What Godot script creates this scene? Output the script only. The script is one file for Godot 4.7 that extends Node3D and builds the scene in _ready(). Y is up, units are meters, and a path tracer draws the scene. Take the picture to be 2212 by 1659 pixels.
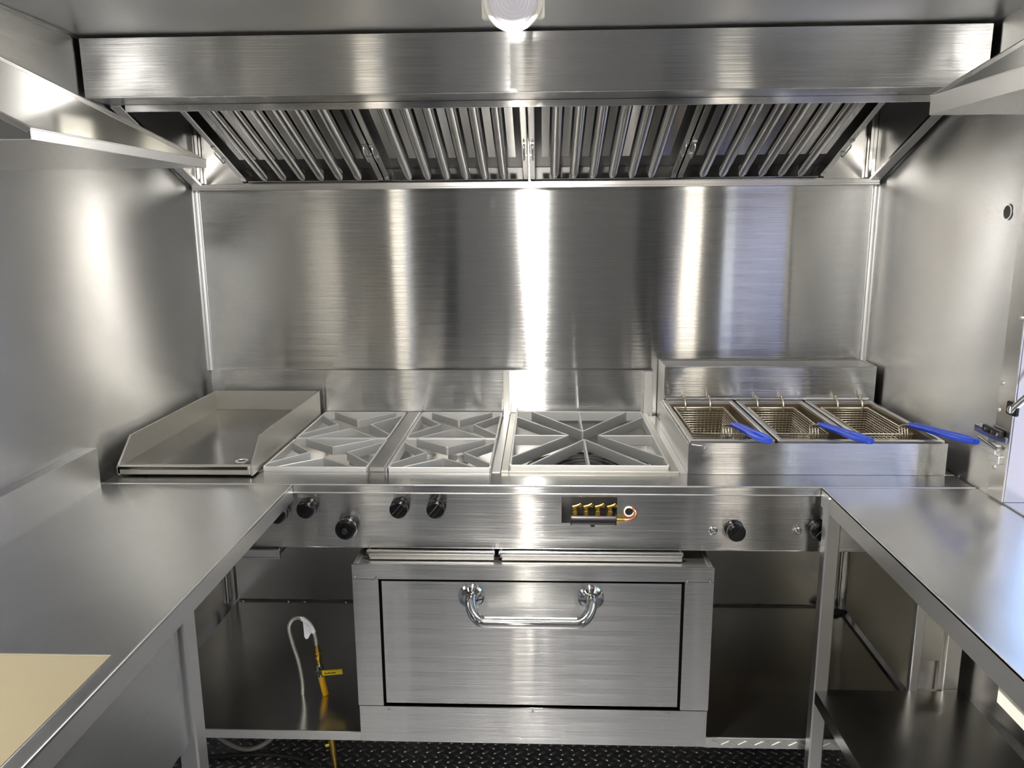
extends Node3D

# ---------------------------------------------------------------- room constants (metres)
const XL := -1.06
const XR := 0.99
const ZB := -2.44
const ZR := 2.3
const YC := 1.925
const LAMP_A := 2.2
const LAMP_B := 0.75

var M := {}
var taken := {}

# ---------------------------------------------------------------- mesh helpers
func tool() -> SurfaceTool:
	var s := SurfaceTool.new()
	s.begin(Mesh.PRIMITIVE_TRIANGLES)
	return s

func vert(s: SurfaceTool, p: Vector3, n: Vector3, uv: Vector2) -> void:
	s.set_normal(n)
	s.set_uv(uv)
	s.add_vertex(p)

# a, b, c, d run counter-clockwise seen from outside; the grain of the metal runs along g
func quad(s: SurfaceTool, a: Vector3, b: Vector3, c: Vector3, d: Vector3, g: Vector3) -> void:
	var n := (b - a).cross(c - a)
	if n.length() < 1e-12:
		n = (c - a).cross(d - a)
	n = n.normalized()
	var u := g - n * g.dot(n)
	if u.length() < 0.2:
		u = Vector3(1, 0, 0) if absf(n.x) < 0.8 else Vector3(0, 0, 1)
		u = u - n * u.dot(n)
	u = u.normalized()
	var v := n.cross(u)
	var ps := [a, c, b, a, d, c]
	for p: Vector3 in ps:
		vert(s, p, n, Vector2(p.dot(u), p.dot(v)))

func tri(s: SurfaceTool, a: Vector3, b: Vector3, c: Vector3, g := Vector3(1, 0, 0)) -> void:
	var n := (b - a).cross(c - a).normalized()
	var u := (g - n * g.dot(n))
	if u.length() < 0.2:
		u = Vector3(0, 1, 0) - n * n.y
	u = u.normalized()
	var v := n.cross(u)
	for p: Vector3 in [a, c, b]:
		vert(s, p, n, Vector2(p.dot(u), p.dot(v)))

# a box in any frame, with chamfered edges
func obox(s: SurfaceTool, t: Transform3D, size: Vector3, bev: float, g := Vector3(1, 0, 0)) -> void:
	var h := size * 0.5
	bev = minf(bev, minf(h.x, minf(h.y, h.z)) * 0.45)
	var gw := (t.basis * g).normalized()
	for ax in 3:
		for sg: float in [-1.0, 1.0]:
			var i := (ax + 1) % 3
			var j := (ax + 2) % 3
			var c: Array = []
			for q in [[-1, -1], [1, -1], [1, 1], [-1, 1]]:
				var p := Vector3.ZERO
				p[ax] = sg * h[ax]
				p[i] = q[0] * (h[i] - bev)
				p[j] = q[1] * (h[j] - bev)
				c.append(t * p)
			if sg > 0:
				quad(s, c[0], c[1], c[2], c[3], gw)
			else:
				quad(s, c[3], c[2], c[1], c[0], gw)
	if bev <= 0.0:
		return
	for ax in 3:
		var i := (ax + 1) % 3
		var j := (ax + 2) % 3
		for si: float in [-1.0, 1.0]:
			for sj: float in [-1.0, 1.0]:
				var c: Array = []
				for q in [[-1, 0], [1, 0], [1, 1], [-1, 1]]:
					var p := Vector3.ZERO
					p[ax] = q[0] * (h[ax] - bev)
					p[i] = si * (h[i] - (bev if q[1] == 1 else 0.0))
					p[j] = sj * (h[j] - (0.0 if q[1] == 1 else bev))
					c.append(t * p)
				if si * sj > 0:
					flipquad(s, c, t * Vector3.ZERO, gw)
				else:
					flipquad(s, c, t * Vector3.ZERO, gw)
	for sx: float in [-1.0, 1.0]:
		for sy: float in [-1.0, 1.0]:
			for sz: float in [-1.0, 1.0]:
				var a := t * Vector3(sx * h.x, sy * (h.y - bev), sz * (h.z - bev))
				var b := t * Vector3(sx * (h.x - bev), sy * h.y, sz * (h.z - bev))
				var c := t * Vector3(sx * (h.x - bev), sy * (h.y - bev), sz * h.z)
				if (b - a).cross(c - a).dot(a - t.origin) > 0:
					tri(s, a, b, c)
				else:
					tri(s, a, c, b)

func flipquad(s: SurfaceTool, c: Array, mid: Vector3, g: Vector3) -> void:
	var n: Vector3 = (c[1] - c[0]).cross(c[2] - c[0])
	if n.dot(c[0] - mid) > 0:
		quad(s, c[0], c[1], c[2], c[3], g)
	else:
		quad(s, c[3], c[2], c[1], c[0], g)

func box(s: SurfaceTool, mn: Vector3, mx: Vector3, bev := 0.0015, g := Vector3(1, 0, 0)) -> void:
	obox(s, Transform3D(Basis(), (mn + mx) * 0.5), (mx - mn).abs(), bev, g)

# a bar of section w (across) by h (along up) from p to q
func bar(s: SurfaceTool, p: Vector3, q: Vector3, w: float, h: float, up := Vector3.UP, bev := 0.0012) -> void:
	var x := (q - p).normalized()
	var z := x.cross(up).normalized()
	var y := z.cross(x)
	obox(s, Transform3D(Basis(x, y, z), (p + q) * 0.5), Vector3((q - p).length(), h, w), bev, Vector3(1, 0, 0))

func tube(s: SurfaceTool, pts: Array, r, n := 10, caps := true) -> void:
	var count := pts.size()
	var ring_n: Vector3 = Vector3.ZERO
	var rings: Array = []
	var acc := 0.0
	for k in count:
		var d: Vector3
		if k == 0:
			d = pts[1] - pts[0]
		elif k == count - 1:
			d = pts[k] - pts[k - 1]
		else:
			d = (pts[k + 1] - pts[k]).normalized() + (pts[k] - pts[k - 1]).normalized()
		d = d.normalized()
		if k == 0:
			ring_n = d.cross(Vector3.UP if absf(d.y) < 0.9 else Vector3.RIGHT).normalized()
		else:
			ring_n = (ring_n - d * ring_n.dot(d)).normalized()
			acc += (pts[k] - pts[k - 1]).length()
		var b := d.cross(ring_n)
		var rr: float = r[k] if r is Array else r
		var ring: Array = []
		for i in n + 1:
			var a := TAU * i / n
			var o := ring_n * cos(a) + b * sin(a)
			ring.append([pts[k] + o * rr, o, Vector2(acc, rr * a)])
		rings.append([ring, d])
	for k in count - 1:
		for i in n:
			var a: Array = rings[k][0][i]
			var b: Array = rings[k][0][i + 1]
			var c: Array = rings[k + 1][0][i + 1]
			var d: Array = rings[k + 1][0][i]
			for q: Array in [a, c, b, a, d, c]:
				vert(s, q[0], q[1], q[2])
	if caps:
		for e in 2:
			var k: int = 0 if e == 0 else count - 1
			var d: Vector3 = rings[k][1] * (-1.0 if e == 0 else 1.0)
			for i in n:
				var a: Vector3 = rings[k][0][i][0]
				var b: Vector3 = rings[k][0][i + 1][0]
				var order := [pts[k], a, b] if e == 0 else [pts[k], b, a]
				for p: Vector3 in order:
					vert(s, p, d, Vector2(p.x, p.z))

# a profile of [radius, height] turned round the y axis of frame t
func lathe(s: SurfaceTool, t: Transform3D, prof: Array, n := 24, sx := 1.0, sz := 1.0) -> void:
	var m := prof.size()
	for k in m - 1:
		var a: Vector2 = prof[k]
		var b: Vector2 = prof[k + 1]
		var d := b - a
		if d.length() < 1e-7:
			continue
		var nr := Vector2(d.y, -d.x).normalized()
		for i in n:
			var c: Array = []
			for q in [[a, i], [a, i + 1], [b, i + 1], [b, i]]:
				var w: float = TAU * q[1] / n
				var e: Vector2 = q[0]
				c.append([t * Vector3(cos(w) * e.x * sx, e.y, sin(w) * e.x * sz), (t.basis * Vector3(cos(w) * nr.x / sx, nr.y, sin(w) * nr.x / sz)).normalized(), Vector2(w * 0.05, e.y)])
			for q in [c[0], c[1], c[2], c[0], c[2], c[3]]:
				vert(s, q[0], q[1], q[2])

# a closed outline of points (counter-clockwise seen from along ex cross ey) pushed out by depth along ex cross ey
func prism(s: SurfaceTool, o: Vector3, ex: Vector3, ey: Vector3, outline: PackedVector2Array, depth: float, g := Vector3(1, 0, 0)) -> void:
	var ez := ex.cross(ey).normalized()
	if Geometry2D.is_polygon_clockwise(outline):
		outline.reverse()
	var at := func(p: Vector2, w: float) -> Vector3: return o + ex * p.x + ey * p.y + ez * w
	var idx := Geometry2D.triangulate_polygon(outline)
	for k in range(0, idx.size(), 3):
		var a := outline[idx[k]]
		var b := outline[idx[k + 1]]
		var c := outline[idx[k + 2]]
		if (b - a).cross(c - a) < 0:
			var w := b
			b = c
			c = w
		tri(s, at.call(a, depth), at.call(b, depth), at.call(c, depth), g)
		tri(s, at.call(a, 0.0), at.call(c, 0.0), at.call(b, 0.0), g)
	for k in outline.size():
		var a := outline[k]
		var b := outline[(k + 1) % outline.size()]
		quad(s, at.call(a, 0.0), at.call(b, 0.0), at.call(b, depth), at.call(a, depth), g)

# sheet metal that is never quite flat: a panel whose front bulges by a millimetre or so
# o is the lower left corner of the front, ex and ey its sides, n points into the room
func sheet(s: SurfaceTool, o: Vector3, ex: Vector3, ey: Vector3, thick: float, amp: float, sd: float, g: Vector3, nu := 44, nv := 26, rip := 0.0) -> void:
	var n := ex.cross(ey).normalized()
	var lx := ex.length()
	var ly := ey.length()
	var ux := ex / lx
	var uy := ey / ly
	var hf := func(x: float, y: float) -> float:
		var e := minf(minf(x, lx - x), minf(y, ly - y))
		var fade := clampf(e / 0.06, 0.0, 1.0)
		var bend := 1.1 * sin(y * 3.1 + sd * 1.7) + 0.5 * sin(y * 6.3 + sd)
		var h := sin(x * 5.2 + bend + sd * 2.3) * 0.6 + sin(x * 9.7 - bend * 1.4 + sd * 5.1) * 0.28 + sin(y * 4.3 + x * 1.5 + sd * 3.0) * 0.35
		return (amp * h + rip * (sin(x * 130.0 + 0.8 * sin(x * 21.0 + sd) + y * 1.5) + 0.6 * sin(x * 83.0 + sd + y * 2.0))) * fade * fade * (3.0 - 2.0 * fade)
	var u := g - n * g.dot(n)
	u = u.normalized()
	var v := n.cross(u)
	var grid: Array = []
	for j in nv + 1:
		var row: Array = []
		for i in nu + 1:
			var x := lx * i / nu
			var y := ly * j / nv
			var h: float = hf.call(x, y)
			var gx: float = (hf.call(x + 0.004, y) - hf.call(x - 0.004, y)) / 0.008
			var gy: float = (hf.call(x, y + 0.004) - hf.call(x, y - 0.004)) / 0.008
			var p := o + ux * x + uy * y + n * h
			row.append([p, (n - ux * gx - uy * gy).normalized(), Vector2(p.dot(u), p.dot(v))])
		grid.append(row)
	for j in nv:
		for i in nu:
			var a: Array = grid[j][i]
			var b: Array = grid[j][i + 1]
			var c: Array = grid[j + 1][i + 1]
			var d: Array = grid[j + 1][i]
			for q: Array in [a, c, b, a, d, c]:
				vert(s, q[0], q[1], q[2])
	if thick > 0.0:
		var b0 := o - n * thick
		quad(s, b0 + ey, b0 + ex + ey, b0 + ex, b0, g)
		quad(s, b0, b0 + ex, o + ex, o, g)
		quad(s, o + ey, o + ex + ey, b0 + ex + ey, b0 + ey, g)
		quad(s, b0 + ey, b0, o, o + ey, g)
		quad(s, b0 + ex, b0 + ex + ey, o + ex + ey, o + ex, g)

func arc(c: Vector3, a: Vector3, b: Vector3, from: float, to: float, n: int) -> Array:
	var out: Array = []
	for k in n + 1:
		var w := lerpf(from, to, float(k) / n)
		out.append(c + a * cos(w) + b * sin(w))
	return out

func smooth_path(pts: Array, per := 6) -> Array:
	var c := Curve3D.new()
	for k in pts.size():
		var t: Vector3 = (pts[mini(k + 1, pts.size() - 1)] - pts[maxi(k - 1, 0)]) / 6.0
		c.add_point(pts[k], -t, t)
	var out: Array = []
	for k in pts.size() - 1:
		for q in per:
			out.append(c.sample(k, float(q) / per))
	out.append(pts[-1])
	return out

# ---------------------------------------------------------------- object helpers
func numbered(called: String) -> String:
	var n: int = taken.get(called, 0)
	taken[called] = n + 1
	return called if n == 0 else "%s_%03d" % [called, n]

func thing(called: String, label: String, category: String, at: Vector3, group := "") -> Node3D:
	var o := Node3D.new()
	o.name = numbered(called)
	add_child(o)
	o.position = at
	o.set_meta("label", label)
	o.set_meta("category", category)
	if group != "":
		o.set_meta("group", group)
	return o

# shapes are written in room coordinates; a part is moved into the frame of its thing
func part(called: String, s: SurfaceTool, m: Material, parent: Node3D, label := "") -> MeshInstance3D:
	var o := MeshInstance3D.new()
	o.name = called
	o.mesh = s.commit()
	o.material_override = m
	parent.add_child(o, true)
	var off := Vector3.ZERO
	var q: Node3D = parent
	while q != self:
		off += q.position
		q = q.get_parent()
	o.position = -off
	if label != "":
		o.set_meta("label", label)
	return o

func structure(called: String, s: SurfaceTool, m: Material, label: String, category: String) -> MeshInstance3D:
	var o := MeshInstance3D.new()
	o.name = called
	o.mesh = s.commit()
	o.material_override = m
	add_child(o)
	o.set_meta("kind", "structure")
	o.set_meta("label", label)
	o.set_meta("category", category)
	return o

# ---------------------------------------------------------------- materials
func brushed_texture() -> ImageTexture:
	# fine lines along u, with a little blotchiness: how rough the brushing left the sheet
	var w := 512
	var h := 512
	var fine := FastNoiseLite.new()
	fine.seed = 3
	fine.frequency = 1.0
	fine.noise_type = FastNoiseLite.TYPE_VALUE
	var blot := FastNoiseLite.new()
	blot.seed = 8
	blot.frequency = 0.012
	blot.fractal_octaves = 4
	var im := Image.create(w, h, false, Image.FORMAT_RGB8)
	for y in h:
		for x in w:
			var a := fine.get_noise_2d(x * 0.035, y * 0.9)
			var b := blot.get_noise_2d(x * 1.0, y * 1.6)
			var v := clampf(0.92 + 0.05 * a + 0.05 * b, 0.0, 1.0)
			im.set_pixel(x, y, Color(v, v, v))
	return ImageTexture.create_from_image(im)

func groove_texture() -> ImageTexture:
	# the fine parallel scratches of brushed sheet as a normal map: the surface tips only across the grain (v)
	var w := 128
	var h := 1024
	var rng := RandomNumberGenerator.new()
	rng.seed = 77
	var im := Image.create(w, h, false, Image.FORMAT_RGBF)
	for y in h:
		var a := clampf(rng.randfn(0.0, 0.33), -0.95, 0.95)
		var b := clampf(rng.randfn(0.0, 0.33), -0.95, 0.95)
		var c := clampf(rng.randfn(0.0, 0.33), -0.95, 0.95)
		for x in w:
			var f := float(x) / w * 3.0
			var v := lerpf(a, b, f) if f < 1.0 else (lerpf(b, c, f - 1.0) if f < 2.0 else lerpf(c, a, f - 2.0))
			im.set_pixel(x, y, Color(0.5, 0.5 + 0.5 * v, 0.5 + 0.5 * sqrt(1.0 - v * v)))
	return ImageTexture.create_from_image(im)

func smear_texture() -> ImageTexture:
	var w := 512
	var im := Image.create(w, w, false, Image.FORMAT_RGB8)
	var big := FastNoiseLite.new()
	big.seed = 21
	big.frequency = 0.008
	big.fractal_octaves = 5
	var streak := FastNoiseLite.new()
	streak.seed = 5
	streak.frequency = 0.02
	streak.domain_warp_enabled = true
	streak.domain_warp_amplitude = 40.0
	for y in w:
		for x in w:
			var v := 0.72 + 0.35 * big.get_noise_2d(x, y) + 0.18 * streak.get_noise_2d(x * 0.6, y * 2.0)
			v = clampf(0.72 + 0.28 * v, 0.72, 1.0)
			im.set_pixel(x, y, Color(v, v, v))
	return ImageTexture.create_from_image(im)

func metal(called: String, c: Color, rough: float, aniso := 0.0, tex: Texture2D = null, scale := 1.0) -> StandardMaterial3D:
	var m := StandardMaterial3D.new()
	m.resource_name = called
	m.albedo_color = c
	m.metallic = 1.0
	m.roughness = rough
	if aniso != 0.0:
		m.anisotropy_enabled = true
		m.anisotropy = aniso
	if tex:
		m.roughness_texture = tex
		m.roughness_texture_channel = BaseMaterial3D.TEXTURE_CHANNEL_RED
		m.uv1_scale = Vector3(scale, scale, scale)
	return m

func brushed(called: String, c: Color, rough: float, groove: float, normals: Texture2D, scale := 2.2) -> StandardMaterial3D:
	var m := metal(called, c, rough, -1.0)
	m.normal_enabled = true
	m.normal_texture = normals
	m.normal_scale = groove
	m.uv1_scale = Vector3(scale, scale * 12.0, 1.0)
	return m

func plain(called: String, c: Color, rough: float, spec := 0.5) -> StandardMaterial3D:
	var m := StandardMaterial3D.new()
	m.resource_name = called
	m.albedo_color = c
	m.roughness = rough
	m.metallic_specular = spec
	return m

func materials() -> void:
	var br := brushed_texture()
	var sm := smear_texture()
	var steel := Color(0.84, 0.84, 0.837)
	var gr := groove_texture()
	M.wall = brushed("stainless wall sheet", steel, 0.26, 0.34, gr)
	M.back = brushed("stainless back sheet", steel, 0.105, 0.40, gr)
	M.hood = brushed("stainless hood sheet", steel, 0.13, 0.55, gr)
	M.front = brushed("stainless range front", steel, 0.13, 0.72, gr)
	M.ceiling = metal("stainless ceiling sheet", steel, 0.42, -0.7, br, 1.2)
	M.top = metal("stainless worktop", steel, 0.265, -0.6, sm, 1.1)
	M.smooth = metal("smooth stainless", Color(0.86, 0.855, 0.845), 0.20)
	M.satin = metal("satin stainless", Color(0.86, 0.855, 0.845), 0.34)
	M.mirror = metal("mirror stainless", Color(0.86, 0.855, 0.845), 0.12, 0.0, sm, 1.3)
	M.shelf = metal("stainless shelf sheet", Color(0.78, 0.77, 0.75), 0.24, -0.5, sm, 1.0)
	M.filter = metal("filter stainless", Color(0.84, 0.835, 0.825), 0.12)
	M.dull = metal("dull filmed steel", Color(0.90, 0.88, 0.82), 0.62)
	M.lower = metal("smooth lower sheet", steel, 0.24)
	M.raw = metal("bare grate steel", Color(0.80, 0.80, 0.79), 0.50)
	M.griddle = metal("griddle wall steel", Color(0.74, 0.73, 0.70), 0.44, 0.0, sm, 2.5)
	M.plate = metal("griddle plate steel", Color(0.36, 0.35, 0.335), 0.17, 0.0, sm, 1.6)
	M.chrome = metal("chrome", Color(0.86, 0.86, 0.85), 0.05)
	M.galvanised = metal("bright aluminium", Color(0.88, 0.88, 0.87), 0.42, 0.0, sm, 3.0)
	M.wire = metal("basket wire", Color(0.80, 0.77, 0.70), 0.30)
	M.tank = metal("tank steel", Color(0.52, 0.47, 0.39), 0.42)
	M.brass = metal("brass", Color(0.86, 0.72, 0.36), 0.24)
	M.copper = metal("copper", Color(0.90, 0.60, 0.45), 0.25)
	M.iron = plain("black cast iron", Color(0.045, 0.045, 0.047), 0.55)
	M.darkmetal = metal("dark painted pipe", Color(0.30, 0.29, 0.30), 0.35)
	M.black = plain("black plastic", Color(0.018, 0.018, 0.02), 0.22)
	M.blackmatt = plain("black sealant and painted hole dark", Color(0.02, 0.02, 0.022), 0.6)  # sealant, and the discs that paint the dark inside holes
	M.blue = plain("blue plastic coating", Color(0.05, 0.20, 0.62), 0.32)
	M.yellow = plain("yellow gas paint", Color(0.95, 0.72, 0.06), 0.4)
	M.lever = plain("yellow lever sleeve", Color(0.93, 0.80, 0.10), 0.45)
	M.ink = plain("black print", Color(0.05, 0.05, 0.05), 0.6)
	M.white = plain("white plastic", Color(0.88, 0.87, 0.83), 0.4)
	M.paper = plain("white paper", Color(0.86, 0.85, 0.88), 0.8)
	M.hose = metal("braided steel hose", Color(0.80, 0.79, 0.76), 0.42)
	M.floor = metal("aluminium tread plate", Color(0.72, 0.72, 0.73), 0.36)
	M.lug = metal("worn tread lugs", Color(0.86, 0.86, 0.86), 0.30)
	M.ground = plain("pale concrete", Color(0.69, 0.68, 0.65), 0.9)
	M.greywall = plain("grey painted wall", Color(0.16, 0.16, 0.17), 0.6)
	M.bluegrey = plain("blue grey paint", Color(0.42, 0.43, 0.50), 0.6)
	M.leaf = plain("grey door paint", Color(0.48, 0.47, 0.46), 0.5)
	M.render = plain("white render", Color(0.86, 0.84, 0.79), 0.9)
	M.lens = plain("ribbed frosted lens", Color(0.90, 0.90, 0.93), 0.16, 0.7)
	var lit := plain("lit lamp lens", Color(0.95, 0.93, 0.88), 0.3)
	lit.emission_enabled = true
	lit.emission = Color(1.0, 0.93, 0.80)
	lit.emission_energy_multiplier = 3.0
	M.lit = lit
	var gl := plain("ribbed lamp lens", Color(0.66, 0.66, 0.71), 0.25)
	gl.emission_enabled = true
	gl.emission = Color(1.0, 0.97, 0.95)
	gl.emission_energy_multiplier = 0.2
	M.glow_lens = gl

# ---------------------------------------------------------------- scene
func _ready() -> void:
	var cam := Camera3D.new()
	cam.name = "camera"
	add_child(cam)
	cam.position = Vector3(0, 1.5, 0)
	cam.rotation_degrees = Vector3(-11.6015, 2.2387, -0.4223)
	cam.fov = rad_to_deg(2.0 * atan(829.5 / 1700.0))
	cam.near = 0.02
	cam.current = true

	var sky_look := ProceduralSkyMaterial.new()
	sky_look.sky_top_color = Color(0.62, 0.73, 0.91)
	sky_look.sky_horizon_color = Color(0.78, 0.84, 0.94)
	sky_look.ground_horizon_color = Color(0.62, 0.62, 0.62)
	sky_look.ground_bottom_color = Color(0.40, 0.40, 0.40)
	sky_look.sky_energy_multiplier = 1.5
	var sky := Sky.new()
	sky.sky_material = sky_look
	var env := Environment.new()
	env.background_mode = Environment.BG_SKY
	env.sky = sky
	env.tonemap_mode = Environment.TONE_MAPPER_LINEAR
	env.tonemap_exposure = 1.1
	env.sdfgi_enabled = true
	env.ssao_enabled = true
	env.ssil_enabled = true
	var we := WorldEnvironment.new()
	we.name = "surroundings"
	we.environment = env
	add_child(we)

	var sun := DirectionalLight3D.new()
	sun.name = "sun"
	sun.light_color = Color(1.0, 0.96, 0.90)
	sun.light_energy = 5.0
	sun.light_angular_distance = 0.5
	sun.shadow_enabled = true
	sun.sky_mode = DirectionalLight3D.SKY_MODE_LIGHT_ONLY
	add_child(sun)
	sun.look_at_from_position(Vector3.ZERO, Vector3(-0.01, -0.62, 0.78))

	materials()
	build_room()
	build_hood()
	build_filters()
	build_lamps()
	build_wall_shelves()
	build_range()
	build_grates()
	build_griddle()
	build_fryer()
	build_baskets()
	build_oven()
	build_gas_line()
	build_left_table()
	build_right_table()
	build_window_fittings()
	build_small_things()

# ---------------------------------------------------------------- the room
func build_room() -> void:
	var s := tool()
	# black tread plate floor
	box(s, Vector3(XL - 0.05, -0.05, ZB - 0.05), Vector3(XR + 0.05, 0.0, ZR + 0.05), 0.0)
	var fl := structure("floor", s, M.floor, "metal tread plate floor with raised lugs under the range", "floor")
	var lug := tool()
	var px := 0.0325
	var rows := 0
	var z := -2.42
	while z < 0.4:
		var x := XL + 0.02 + (px * 0.5 if rows % 2 == 1 else 0.0)
		while x < XR - 0.02:
			var a := (0.62 if rows % 2 == 0 else -0.62)
			var d := Vector3(cos(a), 0, -sin(a)) * 0.0125
			var side := Vector3(sin(a), 0, cos(a)) * 0.0038
			var c := Vector3(x, 0.0, z)
			var up := Vector3(0, 0.0022, 0)
			var pts := [c - d, c - d * 0.45 + side, c + d * 0.45 + side, c + d, c + d * 0.45 - side, c - d * 0.45 - side]
			var tl := c - d * 0.6 + up
			var tr := c + d * 0.6 + up
			for k in 6:
				var p: Vector3 = pts[k]
				var q: Vector3 = pts[(k + 1) % 6]
				var apex: Vector3 = tr if (k == 2 or k == 3) else tl
				if k == 1:
					quad(lug, p, q, tr, tl, Vector3.RIGHT)
				elif k == 4:
					quad(lug, p, q, tl, tr, Vector3.RIGHT)
				else:
					tri(lug, p, q, apex)
			x += px
		z += 0.0205
		rows += 1
	var lugs := part("tread_lug", lug, M.lug, fl)
	lugs.set_meta("kind", "stuff")

	# ceiling
	s = tool()
	sheet(s, Vector3(XL, YC, ZB), Vector3(XR - XL, 0, 0), Vector3(0, 0, ZR - ZB), 0.05, 0.0009, 1.3, Vector3(1, 0, 0), 40, 60)
	structure("ceiling", s, M.ceiling, "brushed steel ceiling above the extraction hood", "ceiling")

	# back wall
	s = tool()
	sheet(s, Vector3(XL, 0, ZB), Vector3(XR - XL, 0, 0), Vector3(0, YC, 0), 0.05, 0.0012, 0.4, Vector3(1, 0, 0), 60, 50)
	var wb := structure("wall_back", s, M.back, "brushed steel wall panel behind the range", "wall")
	s = tool()
	sheet(s, Vector3(XL + 0.03, 0.257, ZB + 0.006), Vector3(XR - XL - 0.06, 0, 0), Vector3(0, 0.483, 0), 0.002, 0.0009, 5.9, Vector3(1, 0, 0), 40, 10)
	part("lower_panel", s, M.lower, wb)
	# left wall
	s = tool()
	sheet(s, Vector3(XL, 0, 1.0), Vector3(0, 0, ZB - 1.0), Vector3(0, YC, 0), 0.05, 0.0012, 2.2, Vector3(0, 0, 1), 60, 40)
	sheet(s, Vector3(XL, 0, 1.90), Vector3(0, 0, -0.90), Vector3(0, 0.95, 0), 0.05, 0.0008, 2.6, Vector3(0, 0, 1), 20, 16)
	sheet(s, Vector3(XL, 1.70, 1.90), Vector3(0, 0, -0.90), Vector3(0, YC - 1.70, 0), 0.05, 0.0004, 2.9, Vector3(0, 0, 1), 20, 6)
	sheet(s, Vector3(XL, 0, ZR), Vector3(0, 0, 1.90 - ZR), Vector3(0, YC, 0), 0.05, 0.0004, 2.1, Vector3(0, 0, 1), 8, 20)
	structure("wall_left", s, M.wall, "brushed steel side wall beside the griddle", "wall")
	# right wall, in pieces round the serving window
	s = tool()
	sheet(s, Vector3(XR, 0, ZB), Vector3(0, 0, -1.645 - ZB), Vector3(0, YC, 0), 0.055, 0.0012, 3.7, Vector3(0, 0, 1), 30, 40)
	sheet(s, Vector3(XR, 0, -1.645), Vector3(0, 0, 1.145), Vector3(0, 0.9, 0), 0.055, 0.0006, 1.7, Vector3(0, 0, 1), 20, 20)
	sheet(s, Vector3(XR, 1.62, -1.645), Vector3(0, 0, 1.145), Vector3(0, YC - 1.62, 0), 0.055, 0.0006, 2.9, Vector3(0, 0, 1), 20, 10)
	sheet(s, Vector3(XR, 0, -0.50), Vector3(0, 0, 0.70), Vector3(0, YC, 0), 0.055, 0.0006, 4.4, Vector3(0, 0, 1), 14, 40)
	sheet(s, Vector3(XR, 0, 0.20), Vector3(0, 0, 0.95), Vector3(0, 0.90, 0), 0.055, 0.0006, 4.9, Vector3(0, 0, 1), 20, 16)
	sheet(s, Vector3(XR, 1.70, 0.20), Vector3(0, 0, 0.95), Vector3(0, YC - 1.70, 0), 0.055, 0.0004, 5.2, Vector3(0, 0, 1), 20, 6)
	sheet(s, Vector3(XR, 0, 1.15), Vector3(0, 0, ZR - 1.15), Vector3(0, YC, 0), 0.055, 0.0006, 5.6, Vector3(0, 0, 1), 20, 20)
	var wr := structure("wall_right", s, M.wall, "brushed steel side wall with the serving window beside the fryer", "wall")
	s = tool()
	sheet(s, Vector3(XR - 0.0015, 0.252, ZB + 0.035), Vector3(0, 0, 0.66), Vector3(0, 0.48, 0), 0.001, 0.0005, 3.3, Vector3(0, 0, 1), 16, 10)
	part("lower_panel", s, M.dull, wr)
	# rear wall behind the camera, round the doorway
	s = tool()
	box(s, Vector3(XL, 0, ZR), Vector3(-0.75, YC, ZR + 0.05), 0.0)
	box(s, Vector3(0.85, 0, ZR), Vector3(XR, YC, ZR + 0.05), 0.0)
	box(s, Vector3(-0.75, 1.85, ZR), Vector3(0.85, YC, ZR + 0.05), 0.0)
	structure("wall_rear", s, M.greywall, "grey end wall with the entrance doorway", "wall")
	s = tool()
	box(s, Vector3(-0.748, 0.004, ZR + 0.002), Vector3(-0.185, 1.846, ZR + 0.04), 0.003)
	structure("door_1", s, M.leaf, "grey door leaf of the entrance, closed", "door")
	s = tool()
	box(s, Vector3(-0.075, 0.004, ZR + 0.002), Vector3(0.848, 1.846, ZR + 0.04), 0.003)
	structure("door_2", s, M.leaf, "grey door leaf of the entrance, standing ajar", "door")
	# sunlit white building across the yard
	s = tool()
	box(s, Vector3(-5.0, -0.70, 6.0), Vector3(5.0, 4.2, 6.4), 0.0)
	structure("wall_yard", s, M.render, "white rendered wall across the yard behind the truck", "wall")

	# unseen leaf added outside to keep the sunlit yard out of the window reflections
	s = tool()
	box(s, Vector3(1.062, -0.02, 0.115), Vector3(2.70, 1.86, 0.155), 0.004)
	structure("door_3", s, M.bluegrey, "added blue grey leaf outside the serving window blocking the sunlit yard", "door")

	# corner beads and seams
	s = tool()
	tube(s, [Vector3(XL + 0.004, 1.045, ZB + 0.004), Vector3(XL + 0.004, 1.602, ZB + 0.004)], 0.0055, 8)
	structure("trim_1", s, M.galvanised, "bright bead in the corner above the griddle", "trim")
	s = tool()
	tube(s, [Vector3(XR - 0.004, 0.9, ZB + 0.004), Vector3(XR - 0.004, 1.602, ZB + 0.004)], 0.0055, 8)
	structure("trim_2", s, M.galvanised, "bright bead in the corner above the fryer", "trim")
	s = tool()
	box(s, Vector3(XL, YC - 0.010, ZB), Vector3(XL + 0.003, YC - 0.004, 1.9), 0.001, Vector3(0, 0, 1))
	structure("trim_3", s, M.smooth, "thin edge between side wall and ceiling above the sloped wall shelf", "trim")
	# lower corner posts under the range
	s = tool()
	box(s, Vector3(XL + 0.001, 0.25, ZB + 0.001), Vector3(XL + 0.024, 0.74, ZB + 0.012), 0.002, Vector3(0, 1, 0))
	box(s, Vector3(XL + 0.001, 0.25, ZB + 0.012), Vector3(XL + 0.010, 0.74, ZB + 0.034), 0.002, Vector3(0, 1, 0))
	structure("trim_4", s, M.smooth, "folded corner post under the range at the griddle end", "trim")
	s = tool()
	box(s, Vector3(XR - 0.045, 0.25, ZB + 0.001), Vector3(XR - 0.012, 0.74, ZB + 0.010), 0.002, Vector3(0, 1, 0))
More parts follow.
